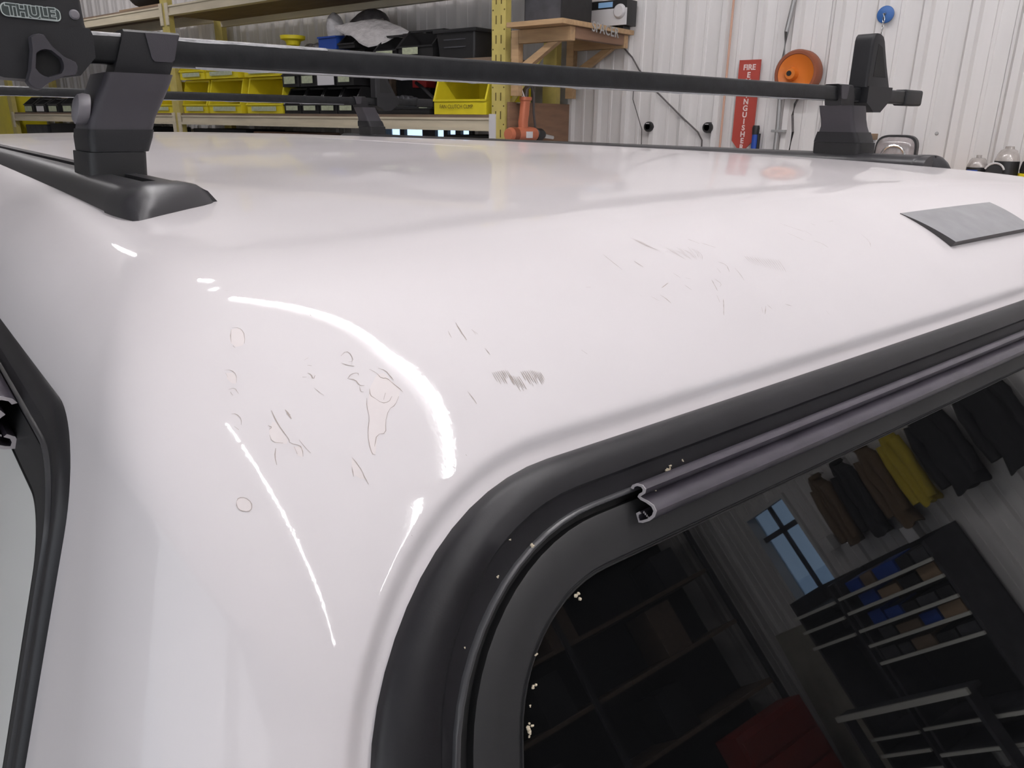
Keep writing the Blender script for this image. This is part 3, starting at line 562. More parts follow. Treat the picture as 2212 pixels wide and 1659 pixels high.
def load_stop(yc, zc, on, label, detail):
    t = thing('load_stop', label, 'load stop', ((2*XC-.14 if not on else .14), yc, zc), 'T', group='load stops on the crossbar ends')
    X0 = 1.745; ya, yb2 = yc-.0245, yc+.020; dz = zc-.067
    up = MB(); rg = []
    for z, x1 in ((.083, .108), (.10, .098), (.13, .080), (.16, .064), (.178, .055), (.187, .050), (.192, .040)):
        g = 0 if z < .18 else (.003 if z < .19 else .009)
        rg.append([(a, b, z+dz) for a, b, _ in rrect(X0+g, X0+x1-g, ya, yb2, 0, .006)])
    up.loft(rg); fin = part(t, 'upright', mirror(up, on and True), 'rackplastic' if True else '', smooth=50)
    rc = MB(); rc.prism([(X0+.022, .105+dz), (X0+.078, .105+dz), (X0+.045, .165+dz), (X0+.025, .172+dz)], 'y', ya-.0006, ya+.004)
    part(fin, 'recess', mirror(rc, on), 'slot')
    bl = MB(); bl.prism([(X0+.004, .085+dz), (X0+.004, .050+dz), (X0+.020, .043+dz), (X0+.040, .031+dz), (X0+.072, .031+dz), (X0+.102, .052+dz), (X0+.112, .060+dz), (X0+.112, .085+dz)], 'y', ya-.004, yb2+.004)
    part(t, 'clamp_block', mirror(bl, on), 'rackplastic')
    return t
load_stop(.9375, .067, False, 'black upright load stop on the far end of the near crossbar', False)
load_stop(3.11, .0765, False, 'black upright load stop on the far end of the front crossbar', False)
# near stop: large bracket with logo, bolt and three-armed knob
ns = thing('load_stop', 'black load stop with raised logo and three-armed knob at the top left', 'load stop', (.14, .9375, .03), 'T', group='load stops on the crossbar ends')
up = MB(); rg = []
for z, x0, x1 in ((.0800, .0400, .1935), (.0835, .0400, .1930), (.0860, .0420, .1925), (.108, .0520, .1915), (.140, .0700, .1890), (.175, .0900, .1850), (.190, .1050, .1800), (.196, .1150, .1700)):
    rg.append([(a, b, z) for a, b, _ in rrect(x0, x1, .9050, .9550, 0, .006)])
up.loft(rg); fin = part(ns, 'upright', up, 'rackplastic', smooth=50)
part(fin, 'recess', MB().prism([(.085, .1045), (.160, .1035), (.166, .1065), (.165, .150), (.110, .150)], 'y', .9044, .909), 'slot')
part(ns, 'clamp_block', MB().prism([(.0400, .0815), (.1945, .0820), (.1965, .0760), (.1960, .0560), (.1800, .0385), (.1400, .0330), (.1150, .0340), (.0900, .0420), (.0400, .0460)], 'y', .9000, .9600), 'rackplastic')
lg = MB(); rp = [(a, b) for a, b, _ in rrect(.1225, .1715, .0868, .0985, 0, .0045)]
rp = [(a, b+.0012*(.147-a)/.024*.6) for a, b in rp]
lp = part(fin, 'logo_plate', lg.prism(rp, 'y', .9034, .906), 'logod')
b1 = MB()
cxl, czl = .147, .0926
rp2 = [(cxl+(a-cxl)*.965, czl+(b-czl)*.87) for a, b in rp]
b1.loft([[(a, .9032, b) for a, b in rp], [(a, .9032, b) for a, b in rp2]], cap=False)
part(lp, 'logo_border', b1, 'logo', smooth=None)
ML = basis((.1470, .9030, .0926), (1, 0, -.024), (0, 0, 1))
part(lp, 'logo_letters', text_mb('THULE', .0135, ML, .0001, .00105, .98), 'logo', smooth=None, label='pale outlined lettering')
ML2 = basis((.1470, .9028, .0926), (1, 0, -.024), (0, 0, 1))
part(lp, 'letter_faces', text_mb('THULE', .0135, ML2, .0001, .00035, .98), 'logod', smooth=None)
part(fin, 'bolt', MB().lathe([(.0, -.0022), (.0032, -.0020), (.0046, -.0008), (.0048, .001)], (.1838, .9050, .0938), 'y', 20), 'knob')
kb = MB(); kc = (.1505, .0470)
poly = []
for k, (ang, Lr) in enumerate(((103, .0255), (232, .0265), (352, .0240))):
    a = math.radians(ang); d = (math.cos(a), math.sin(a)); n = (-d[1], d[0])
    for s, l, wd in ((-1, .55, .0088), (-1, .96, .0058), (-.4, 1.02, .0058), (.4, 1.02, .0058), (1, .96, .0058), (1, .55, .0088)):
        poly.append((kc[0]+d[0]*l*Lr+n[0]*s*wd, kc[1]+d[1]*l*Lr+n[1]*s*wd))
ring1 = [(x, .8830, z) for x, z in poly]; ring2 = [(x, .8800, kc[1]+(z-kc[1])*.96) for x, z in [(kc[0]+(x-kc[0])*.96, z) for x, z in poly]]
ring0 = [(x, .8960, z) for x, z in poly]
hub_o = [(kc[0]+.0125*math.cos(t), .8800, kc[1]+.0125*math.sin(t)) for t in [math.atan2(z-kc[1], x-kc[0]) for x, z in poly]]
hub_i = [(kc[0]+.0115*math.cos(t), .8900, kc[1]+.0115*math.sin(t)) for t in [math.atan2(z-kc[1], x-kc[0]) for x, z in poly]]
kb.loft([ring0, ring1, ring2, hub_o, hub_i])
ko = part(ns, 'knob', kb, 'rackgrey', smooth=45, label='three-armed clamping knob with dark dished hub')
part(ko, 'knob_hub', MB().lathe([(.0, 0), (.0113, 0), (.0113, .002)], (kc[0], .8895, kc[1]), 'y', 24), 'slot')
part(ko, 'knob_shaft', MB().tube([(kc[0], .890, kc[1]), (kc[0], .905, kc[1])], .006), 'rackplastic')
# ================================================================== STORAGE RACK
RV = 3.40
rk = thing('storage_rack', 'yellow and cream steel storage rack along the white wall', 'shelving', (-6.5, 3.65, 0))
def upright(u0, u1, m, slots):
    for v0, v1 in ((RV, RV+.045), (3.86, 3.905)):
        mb = MB(); mb.prism([(u0, v0), (u1, v0), (u1, v1), (u1-.006, v1), (u1-.006, v0+.006), (u0+.006, v0+.006), (u0+.006, v1), (u0, v1)], 'z', 0, 3.3)
        o = part(rk, 'upright', mb, m, smooth=None, label='slotted yellow upright' if slots else 'cream upright')
        if slots and v0 == RV:
            uc = (u0+u1)/2
            for k in range(-6, 14):
                z = 2.468+.0965*(k-5)
                if not 1.75 < z < 2.75: continue
                for du in (-.018, .018): part(o, 'slot', MB().box(uc+du-.0035, uc+du+.0035, v0-.001, v0+.002, z-.021, z+.021), 'hole', smooth=None)
                for du in (-.040, .040): part(o, 'bolt_hole', MB().lathe([(0, 0), (.0045, 0), (.0045, .002)], (uc+du, v0-.001, z+.048), 'y', 8), 'hole', smooth=None)
upright(-3.003, -2.905, 'yellowsteel', True)
upright(-6.585, -6.47, 'yellowsteel', False)
upright(-10.33, -10.22, 'yellowsteel', False)
part(rk, 'diagonal_brace', MB().tube([(-2.93, 3.45, 2.02), (-2.93, 3.86, 2.42)], .018, 4), 'yellowsteel')
part(rk, 'diagonal_brace', MB().tube([(-2.93, 3.45, 2.02), (-2.93, 3.86, 1.62)], .018, 4), 'yellowsteel')
for u0, u1 in ((-6.47, -3.003), (-10.22, -6.585)):
    for z0, z1, nm in ((2.727, 2.800, 'upper'), (1.900, 1.972, 'lower'), (.95, 1.02, 'bottom')):
        mb = MB(); mb.prism([(RV+.004, z0), (RV+.004, z1), (RV+.05, z1), (RV+.05, z0)], 'x', u0, u1)
        mb.box(u0, u1, RV-.006, RV+.004, z0, z0+.018).box(u0, u1, RV-.002, RV+.004, z1-.012, z1)
        b = part(rk, 'beam', mb, 'cream', smooth=None)
        for ue, s in ((u0, 1), (u1, -1)):
            part(b, 'beam_bracket', MB().box(min(ue-s*.035, ue+s*.012), max(ue-s*.035, ue+s*.012), RV-.009, RV-.001, z0-.07, z1+.02), 'white' if u1 > -4 and s == -1 else 'cream', smooth=None)
        low = nm == 'upper' and u1 > -4
        part(rk, 'beam', MB().box(u0, u1, 3.855, 3.895, 2.684 if low else z0, 2.728 if low else z1), 'cream', smooth=None)
        zt = 2.728 if low else z1
        for k in range(3):
            ua = u0+(u1-u0)*k/3; ub = u0+(u1-u0)*(k+1)/3-.004
            part(rk, 'shelf_board', MB().box(ua, ub, RV+.012, 3.885, zt, zt+.016), 'board', smooth=None)
part(rk, 'riser_shelf', MB().box(-4.22, -3.02, RV+.03, 3.85, 2.272, 2.290), 'board', smooth=None)
for u in (-4.20, -3.04): part(rk, 'riser_leg', MB().box(u-.012, u+.012, RV+.32, RV+.36, 1.988, 2.272), 'board', smooth=None)
ZS = 1.989
# ------------------------------------------------------------------ hopper bins
def hopper(name, label, cat, u0, u1, v0, dep, z0, hgt, lip, col, lab=None, group=None, slope=.35, t=.006):
    o = thing(name, label, cat, ((u0+u1)/2, v0+dep/2, z0), group=group)
    mb = MB(); v1 = v0+dep; sl = dep*slope
    side = [(v0, z0), (v1, z0), (v1, z0+hgt), (v0+sl, z0+hgt), (v0, z0+lip)]
    e = (u1-u0)*.035
    def pan(a, b): mb.prism(side, 'x', a, b)
    pan(u0, u0+t); pan(u1-t, u1)
    mb.box(u0+t, u1-t, v0, v1, z0, z0+t).box(u0+t, u1-t, v1-t, v1, z0+t, z0+hgt).box(u0+t, u1-t, v0, v0+t, z0+t, z0+lip)
    # folded rims
    mb.box(u0-.004, u1+.004, v0-.008, v0, z0+lip-.010, z0+lip).box(u0+t, u1-t, v0+sl, v0+sl+.02, z0+hgt-.012, z0+hgt)
    for a, b in ((u0-.003, u0+t+.004), (u1-t-.004, u1+.003)):
        mb.prism([(v0-.004, z0+lip), (v0+.010, z0+lip-.004), (v0+sl+.010, z0+hgt-.008), (v0+sl, z0+hgt)], 'x', a, b)
    part(o, 'bin_body', mb, col, smooth=None)
    if lab:
        a, b, c, d, m = lab
        part(o, 'label_card', MB().box(u0+(u1-u0)*a, u0+(u1-u0)*b, v0-.0095, v0-.008, z0+lip*c, z0+lip*d), m, smooth=None)
    return o
YB = [(-6.455, -6.075), (-6.045, -5.585), (-5.50, -5.045)]
for k, (a, b) in enumerate(YB):
    hopper('yellow_bin', ['yellow hopper bin in the lower row, beside the cream rack post', 'yellow hopper bin in the middle of the lower row of three', 'yellow hopper bin in the lower row, next to the black bins'][k], 'bin', a, b, RV+.03, .42, ZS, .250, .068, 'yellow', (.15, .85, .25, .72, 'label'), 'yellow bins on the rack', .10)
for k, (a, b) in enumerate(YB):
    hopper('yellow_bin', ['yellow hopper bin stacked in the upper row, above the leftmost lower bin', 'yellow hopper bin stacked in the middle of the upper row', 'yellow hopper bin stacked in the upper row at the black bins end'][k], 'bin', a, b, RV+.03, .42, ZS+.256, .205, .066, 'yellow', (.15, .85, .3, .75, 'label'), 'yellow bins on the rack', .2)
hopper('yellow_bin', 'yellow hopper bin left of the cream rack post, half hidden by the rack foot', 'bin', -7.02, -6.62, RV+.03, .42, ZS, .250, .07, 'yellow', (.2, .8, .3, .7, 'label'), 'yellow bins on the rack', .2)
BKU = [-5.025, -4.815, -4.612, -4.412, -4.222]
pos = ['first', 'second', 'third', 'fourth']
for k in range(4):
    hopper('black_bin', 'small black hopper bin, lower row, %s from the yellow bins' % pos[k], 'bin', BKU[k]+.006, BKU[k+1]-.006, RV+.03, .34, ZS, .172, .062, 'blackp', (.15, .85, .35, .85, 'label'), 'small black bins on the rack', .2)
    hopper('black_bin', 'small black hopper bin with %s label, upper row, %s from the yellow bins' % ('large white' if k == 2 else 'pale green', pos[k]), 'bin', BKU[k]+.006, BKU[k+1]-.006, RV+.03, .34, ZS+.178, .225, .080, 'blackp', (.02, .98, .05, .98, 'white') if k == 2 else (.15, .8, .25, .85, 'label'), 'small black bins on the rack', .35)
by = hopper('yellow_bin', 'large yellow hopper bin with handwriting at the yellow upright', 'bin', -3.478, -3.06, RV+.02, .40, ZS, .230, .082, 'yellow', None, 'yellow bins on the rack', .12)
part(by, 'handwriting', text_mb('FAN CLUTCH CLMP', .030, basis((-3.29, RV+.0108, ZS+.042), (1, 0, 0), (0, 0, 1)), .0003, 0, 1.0), 'hole', smooth=None, label='faint handwritten lettering')
single('metal_offcut', 'grey offcut lying inside the large yellow bin', 'offcut', MB().prism([(-3.32, ZS+.012), (-3.10, ZS+.012), (-3.10, ZS+.118), (-3.22, ZS+.108)], 'y', RV+.20, RV+.26), 'darkgrey', (-3.2, RV+.23, ZS+.01))
# black clutter between the small bins and the large yellow bin
cs = thing('tool_case', 'flat black tool case with a label beside the large yellow bin', 'case', (-3.80, RV+.15, ZS))
part(cs, 'case_body', MB().box(-4.10, -3.53, RV+.03, RV+.30, ZS, ZS+.062, .006), 'blackp'); part(cs, 'label_card', MB().box(-3.62, -3.55, RV+.0285, RV+.0298, ZS+.03, ZS+.055), 'label', smooth=None)
part(cs, 'lid_rim', MB().box(-4.11, -3.52, RV+.026, RV+.31, ZS+.030, ZS+.036, .002), 'blackm')
for k, (u, z, r) in enumerate(((-3.90, .098, .024), (-3.855, .104, .026), (-3.81, .100, .024), (-3.77, .090, .020))):
    single('socket', ['grey socket on the tool case, first from the small black bins', 'grey socket on the tool case, second from the small black bins', 'grey socket on the tool case, third from the small black bins', 'grey socket on the tool case, nearest the large yellow bin'][k], 'socket', MB().lathe([(r*.4, -.02), (r*.75, -.02), (r, -.012), (r, .03), (r*.8, .04), (0, .04)], (u, RV+.12, ZS+.063+r), 'y', 12), 'darkgrey', (u, RV+.12, ZS+.063), group='sockets on the tool case')
single('pry_bar', 'dark pry bar leaning down onto the tool case', 'bar', MB().tube([(-3.82, RV+.2, ZS+.19), (-3.70, RV+.16, ZS+.145), (-3.535, RV+.1, ZS+.075)], .011, 8), 'blackm', (-3.54, RV+.1, ZS+.064))
single('back_crate', 'tall black crate standing behind the tool case', 'crate', MB().box(-4.18, -3.52, RV+.36, RV+.45, ZS, ZS+.26, .008), 'blackm', (-3.85, RV+.40, ZS))
rb_ = thing('parts_box', 'small red box wedged on top beside the rack riser', 'box', (-3.86, RV+.34, ZS+.18)); part(rb_, 'box_body', MB().box(-3.93, -3.80, RV+.27, RV+.355, ZS+.165, ZS+.215, .004), 'red'); part(rb_, 'box_stand', MB().box(-3.92, -3.81, RV+.315, RV+.35, ZS, ZS+.165), 'blackm', smooth=None)
# on the riser shelf and on top of the bins
ZR = 2.291
hopper('black_bin', 'black hopper bin with pale label on the riser, below the grey pouch', 'bin', -4.02, -3.815, RV+.04, .30, ZR, .165, .075, 'blackp', (.12, .85, .35, .9, 'label'), 'black bins on the riser shelf', .3)
hopper('black_bin', 'black hopper bin with pale label on the riser, next to the black tote', 'bin', -3.80, -3.50, RV+.04, .32, ZR, .180, .085, 'blackp', (.15, .6, .45, .9, 'label'), 'black bins on the riser shelf', .3)
tt = thing('black_tote', 'black lidded tote on the riser next to the yellow upright', 'tote', (-3.32, RV+.2, ZR))
part(tt, 'tote_body', MB().loft([rrect(-3.46, -3.18, RV+.05, RV+.36, ZR, .015), rrect(-3.475, -3.165, RV+.04, RV+.37, ZR+.15, .015)]), 'blackp'); part(tt, 'tote_rim', MB().box(-3.49, -3.15, RV+.03, RV+.38, ZR+.138, ZR+.158, .005), 'blackp')
for k in range(2): part(tt, 'tote_groove', MB().box(-3.41, -3.24, RV+.0405, RV+.046, ZR+.06+.04*k, ZR+.066+.04*k), 'darkgrey', smooth=None)
rl = thing('tape_roll', 'black roll standing behind the riser bins', 'roll', (-3.83, RV+.36, ZR)); part(rl, 'roll_ring', MB().lathe([(.045, -.02), (.085, -.02), (.085, .02), (.045, .02), (.045, -.02)], (-3.84, RV+.37, ZR+.118), 'y', 26), 'blackm'); part(rl, 'roll_core', MB().box(-3.87, -3.81, RV+.36, RV+.38, ZR, ZR+.08), 'blackm', smooth=None)
ZB2 = ZS+.403
hopper('blue_bin', 'small blue bin on top of the black bins', 'bin', -4.60, -4.41, RV+.05, .2, ZB2+.001, .085, .08, 'blue', None, None, .3)
hopper('black_bin', 'empty black bin under the grey pouch on the bin stack', 'bin', -4.39, -4.225, RV+.05, .24, ZB2+.001, .09, .03, 'blackp', None, None, .3)
pg = MB(); rs = np.random.RandomState(4); rows = []
for i in range(9):
    r = []
    for j in range(9):
        s, t_ = i/8, j/8; b = math.sin(math.pi*s)**.5*math.sin(math.pi*t_)**.5*.03
        base_ = Vector((-4.40, RV+.03, 2.535))*(1-s)*(1-t_)+Vector((-4.05, RV+.02, 2.390))*(s)*(1-t_)+Vector((-4.19, RV+.26, 2.575))*(1-s)*t_+Vector((-3.92, RV+.24, 2.490))*s*t_
        r.append(base_+Vector((rs.randn()*.004, rs.randn()*.004, b+rs.randn()*.005)))
    rows.append(r)
pg.loft(rows, cap=False, closed=False); pg.loft([[p+Vector((0, 0, -.012-.03*math.sin(math.pi*i/8)*math.sin(math.pi*j/8))) for j, p in enumerate(r)] for i, r in enumerate(rows)], cap=False, closed=False)
for A, B in ((rows[0], rows[0]), (rows[-1], rows[-1])): pg.loft([A, [p+Vector((0, 0, -.012)) for p in B]], cap=False, closed=False)
for k in (0, 8): pg.loft([[r[k] for r in rows], [r[k]+Vector((0, 0, -.012)) for r in rows]], cap=False, closed=False)
single('plastic_pouch', 'crumpled silver grey plastic pouch lying across the bins', 'pouch', pg, 'bagclear', (-4.12, RV+.15, ZR+.18), smooth=60)
single('plastic_bag', 'big dark grey plastic bag bulging above the bins', 'bag', MB().blob((-4.42, RV+.36, 2.545), (.20, .09, .12), .14, 5), 'bagdark', (-4.42, RV+.36, 2.43), smooth=80)
single('plastic_bag', 'white crinkled plastic bag hanging beside the dark grey bag', 'bag', MB().blob((-4.63, RV+.22, 2.53), (.055, .06, .125), .18, 9), 'bagclear', (-4.63, RV+.22, 2.40), smooth=80)
single('yellow_funnel', 'yellow funnel standing on the bins above the crossbar', 'funnel', MB().lathe([(.03, 0), (.045, .008), (.055, .035), (.085, .045), (.088, .068), (.080, .068), (.05, .05), (0, .05)], (-5.00, RV+.13, ZB2+.049), 'z', 20), 'yellow', (-5.0, RV+.13, ZB2+.05))
for k in range(4): single('parts_bag', ['small dark bag of parts on the bins beside the funnel', 'small dark bag of parts on the bins, second from the funnel', 'small grey bag of parts on the bins beside the white bag', 'small black bag of parts on the bins behind the funnel'][k], 'bag', MB().blob((-4.90+.055*k, RV+.2+.03*(k % 2), ZB2+.035), (.04, .05, .035), .2, 20+k, 2), 'bagdark' if k % 2 == 0 else 'blackm', (-4.90+.055*k, RV+.2, ZB2+.002), smooth=80, group='bags of parts on the bins')
# upper shelf
single('cardboard_sheet', 'brown cardboard sheet on the upper shelf', 'cardboard', MB().box(-7.35, -6.60, RV+.02, RV+.4, 2.817, 2.829), 'card', (-7.0, RV+.2, 2.817))
single('black_holdall', 'black holdall on the cardboard sheet of the upper shelf', 'bag', MB().blob((-7.05, RV+.16, 2.95), (.30, .13, .10), .10, 31), 'blackm', (-7.05, RV+.16, 2.83), smooth=80)
# left end of the lower shelf
ul = [(-9.95, .26), (-9.62, .26), (-9.29, .26), (-8.92, .26), (-8.60, .26), (-8.28, .26), (-7.95, .26)]
for k, (a, d) in enumerate(ul):
    hopper('black_bin', 'black bin with a label on the lower shelf, %s from the left end' % ['first', 'second', 'third', 'fourth', 'fifth', 'sixth', 'seventh'][k], 'bin', a, a+d, RV+.03, .3, ZS, .14 if k % 3 else .16, .085, 'blackp', (.12, .88, .12, .75, 'white' if k == 1 else 'label'), 'black bins at the left end of the shelf', .3)
for k, (a, b, hh, m) in enumerate(((-9.9, -9.3, .1, 'card'), (-8.9, -8.2, .13, 'ply'), (-8.15, -7.7, .16, 'darkgrey'))):
    single('flat_box', ['flat cardboard box behind the left black bins', 'reddish brown box behind the black bins', 'dark grey box behind the seventh black bin'][k], 'box', MB().box(a, b, RV+.345, RV+.475, ZS, ZS+.13+hh, .004), m, ((a+b)/2, RV+.4, ZS))
single('yellow_crate', 'yellow crate at the far left end of the shelf', 'crate', MB().box(-11.2, -10.4, RV+.1, RV+.4, 1.4, 2.2, .01), 'yellow', (-10.8, RV+.25, 1.4))
single('crate_stand', 'grey cabinet under the yellow crate at the far left', 'cabinet', MB().box(-11.25, -10.36, RV+.05, RV+.45, 0, 1.399, .01), 'darkgrey', (-10.8, RV+.25, 0))
# dark boxes under the lower beam
for k, (a, b, t_, m) in enumerate(((-10.1, -9.5, 1.86, 'darkgrey'), (-9.4, -8.7, 1.88, 'blackm'), (-8.6, -7.9, 1.86, 'darkgrey'), (-7.8, -7.1, 1.87, 'blackm'), (-6.40, -5.6, 1.87, 'blackm'), (-5.5, -4.9, 1.86, 'ply'), (-3.42, -3.06, 1.875, 'blackm'))):
    single('storage_box', ['dark grey storage box under the lower beam at the far left', 'black storage box under the lower beam, second from the left', 'dark grey storage box under the lower beam, third from the left', 'black storage box under the lower beam left of the cream post', 'black storage box under the yellow bins', 'brown storage box under the small black bins', 'black storage box under the large yellow bin'][k], 'box', MB().box(a, b, RV+.06, RV+.42, 1.037, t_, .01), m, ((a+b)/2, RV+.25, 1.037), group='storage boxes under the lower beam')
# ================================================================== WOODEN BRACKET SHELF at the rack end
ws = thing('wooden_shelf', 'pale timber bracket shelf at the end of the rack', 'shelf', (-2.65, 3.65, 2.09))
part(ws, 'shelf_top', MB().box(-2.815, -2.455, 3.30, 3.965, 2.412, 2.436, .002), 'wood')
for v in (3.40, 3.90):
    part(ws, 'leg', MB().box(-2.865, -2.815, v, v+.04, 2.085, 2.410, .002), 'wood')
    part(ws, 'top_rail', MB().box(-2.813, -2.475, v, v+.04, 2.344, 2.410, .002), 'wood')
    mb = MB(); mb.prism([(-2.814, 2.190), (-2.814, 2.235), (-2.62, 2.342), (-2.555, 2.342)], 'y', v+.003, v+.037); part(ws, 'brace', mb, 'wood', smooth=None)
part(ws, 'side_rail', MB().box(-2.515, -2.475, 3.442, 3.898, 2.356, 2.410, .002), 'ply')
part(ws, 'edge_lettering', text_mb('SPACER', .066, basis((-2.4535, 3.68, 2.412), (0, 1, -.05), (0, 0, 1)), .0015, .001, 1.15), 'darkgrey' if False else 'conduit', smooth=None, label='grey lettering on the shelf edge')
pp = single('plywood_panel', 'brown plywood panel closing the end of the rack', 'panel', MB().box(-2.898, -2.882, 3.41, 3.97, 0.0, 2.055, .001), 'ply', (-2.89, 3.7, 0))
bx = thing('speaker_box', 'tall black box standing on the timber shelf', 'box', (-2.66, 3.62, 2.437)); part(bx, 'box_body', MB().box(-2.810, -2.560, 3.44, 3.70, 2.437, 2.79, .004), 'blackm'); part(bx, 'front_panel', MB().box(-2.80, -2.57, 3.436, 3.44, 2.45, 2.77), 'darkgrey', smooth=None)
rd = thing('radio', 'silver and black radio with round dial on the timber shelf', 'radio', (-2.58, 3.87, 2.437))
R0, R1, RVF = -2.735, -2.446, 3.86
part(rd, 'case', MB().box(R0, R1, RVF+.008, 3.965, 2.454, 2.582, .003), 'blackp'); part(rd, 'front_panel', MB().box(R0, R1, RVF, RVF+.008, 2.456, 2.540, .001), 'silver')
part(rd, 'top_panel', MB().box(R0, R1, RVF+.001, RVF+.008, 2.540, 2.582, .001), 'blackp'); part(rd, 'screen', MB().box(-2.628, -2.536, RVF-.0005, RVF+.001, 2.548, 2.574), 'screen', smooth=None)
part(rd, 'dial', MB().lathe([(0, -.016), (.028, -.016), (.034, -.010), (.037, 0), (.037, .002)], (-2.487, RVF-.001, 2.524), 'y', 28), 'silver', label='round brushed dial')
for u in (-2.70, -2.49): part(rd, 'foot', MB().box(u-.015, u+.015, RVF+.02, 3.95, 2.437, 2.454), 'blackp', smooth=None)
# heat gun hung against the plywood panel
hu = -2.825
hg = thing('heat_gun', 'orange heat gun with black nose hanging by its cord on the plywood', 'heat gun', (hu, 3.5, 1.855))
part(hg, 'barrel', MB().lathe([(.0, -.120), (.030, -.120), (.036, -.100), (.037, -.02), (.040, .06), (.036, .105), (.024, .11), (0, .11)], (hu, 3.455, 1.887), 'y', 20), 'heatgun')
hd = part(hg, 'handle', MB().loft([[(a, b, z) for a, b, _ in rrect(hu-.020, hu+.020, v-.026, v+.026, 0, .012)] for z, v in ((1.915, 3.465), (1.95, 3.462), (1.99, 3.470), (2.03, 3.475), (2.060, 3.478))]+[[(a, b, z) for a, b, _ in rrect(hu-.024, hu+.024, v-.034, v+.034, 0, .014)] for z, v in ((2.065, 3.48), (2.082, 3.482))]), 'heatgun')
part(hg, 'nose', MB().lathe([(.030, .11), (.036, .115), (.034, .165), (.022, .19), (.0, .19)], (hu, 3.455, 1.885), 'y', 18), 'blackp')
part(hg, 'nozzle', MB().tube([(hu, 3.63, 1.880), (hu, 3.735, 1.868)], [.016, .012], 12), 'chrome')
part(hg, 'badge', MB().box(hu+.0375, hu+.0405, 3.445, 3.500, 1.868, 1.902), 'white', smooth=None); part(hg, 'grille', MB().lathe([(.0375, -.095), (.0378, -.09), (.0378, -.06), (.0375, -.055)], (hu, 3.455, 1.887), 'y', 20), 'rubberrim')
part(hg, 'cord', MB().tube([(hu, 3.485, 2.08), (hu, 3.49, 2.12), (hu+.005, 3.52, 2.14), (hu+.005, 3.545, 2.10), (hu, 3.555, 2.0), (hu, 3.57, 1.93), (hu-.03, 3.60, 1.86), (hu-.045, 3.61, 1.80)], .007, 8), 'cord'); part(hg, 'hang_loop', MB().tube([(hu, 3.46, 2.075), (hu-.01, 3.43, 2.12), (hu-.03, 3.42, 2.14), (hu-.01, 3.455, 2.125), (hu, 3.47, 2.08)], .0035, 6), 'white')
part(hg, 'wall_hook', MB().tube([(-2.882, 3.475, 2.05), (hu, 3.475, 2.05)], .006, 6), 'metal')
# ================================================================== THINGS ON THE WALL
VW = VB-.026
sg = thing('fire_sign', 'red fire extinguisher arrow sign on the white wall', 'sign', (-1.765, VW-.003, 1.81))
part(sg, 'sign_plate', MB().prism([(-1.822, 2.262), (-1.708, 2.262), (-1.708, 1.872), (-1.765, 1.808), (-1.822, 1.872)], 'y', VW-.006, VW), 'signred', smooth=None)
part(sg, 'sign_word', text_mb('FIRE', .036, basis((-1.765, VW-.0068, 2.226), (1, 0, 0), (0, 0, 1)), .0004, .0012, 1.0), 'signwhite', smooth=None)
for k, ch in enumerate('EXTINGUISHER'): part(sg, 'sign_letter', text_mb(ch, .036, basis((-1.765, VW-.0068, 2.190-.0318*k), (1, 0, 0), (0, 0, 1)), .0004, .0012), 'signwhite', smooth=None)
rl = thing('hose_reel', 'orange round reel mounted on the wall beside the red sign', 'reel', (-1.50, VW, 2.19))
rc_ = (-1.50, 3.93, 2.188)
part(rl, 'rim', MB().lathe([(.090, .044), (.104, .044), (.108, .03), (.108, -.020), (.100, -.034), (.088, -.034), (.084, -.026), (.084, .044)], rc_, 'y', 40), 'rubberrim'); part(rl, 'face', MB().lathe([(0, -.014), (.050, -.012), (.066, -.022), (.086, -.030), (.088, -.02), (.088, .01), (0, .01)], rc_, 'y', 40), 'orange')
part(rl, 'hub', MB().lathe([(.008, -.045), (.024, -.045), (.030, -.03), (.032, -.012), (.008, -.012), (.008, -.045)], (rc_[0]-.022, rc_[1], rc_[2]-.002), 'y', 20), 'orange'); part(rl, 'hub_hole', MB().lathe([(0, 0), (.012, 0), (.012, .002)], (rc_[0]-.026, rc_[1]-.0475, rc_[2]), 'y', 16), 'slot')
part(rl, 'hanging_cord', MB().tube([(-1.485, 3.955, 2.09), (-1.505, 3.955, 2.05), (-1.510, 3.955, 2.0), (-1.498, 3.955, 1.92), (-1.508, 3.955, 1.80), (-1.51, 3.955, 1.6)], .006, 8), 'cord')
bd_ = thing('blue_disc', 'blue disc with a hanging chain high on the white wall', 'hanger', (-1.15, VW, 2.34))
part(bd_, 'disc', MB().lathe([(0, -.012), (.030, -.012), (.036, -.008), (.036, .0), (0, 0)], (-1.15, VW, 2.427), 'y', 28), 'bluedisc'); part(bd_, 'hook', MB().tube([(-1.150, VW-.012, 2.430), (-1.150, VW-.024, 2.428), (-1.150, VW-.022, 2.41)], .006, 8), 'metal')
for k in range(5): part(bd_, 'chain_link', MB().tube([(-1.150+.004*math.cos(t)*(k % 2 == 0), VW-.02+.004*math.cos(t)*(k % 2), 2.402-.0145*k+.010*math.sin(t)) for t in [i*math.pi/4 for i in range(9)]], .0018, 6, False), 'metal')
for k, u in enumerate((-2.324, -1.964)):
    o = thing('cable_port', ['round black cable port on the wall, nearer the timber shelf', 'round black cable port on the wall, nearer the red sign'][k], 'port', (u, VW, 1.935), group='round black ports on the wall')
    part(o, 'port_ring', MB().lathe([(.016, -.022), (.024, -.022), (.0275, -.016), (.0275, .02), (.016, .02), (.016, -.022)], (u, VW, 1.935), 'y', 28), 'blackp'); part(o, 'port_core', MB().lathe([(0, -.004), (.0165, -.004), (.0165, .0)], (u, VW, 1.935), 'y', 20), 'slot')
    part(o, 'port_glint', MB().box(u-.010, u+.010, VW-.0235, VW-.0215, 1.950, 1.954), 'silver', smooth=None)
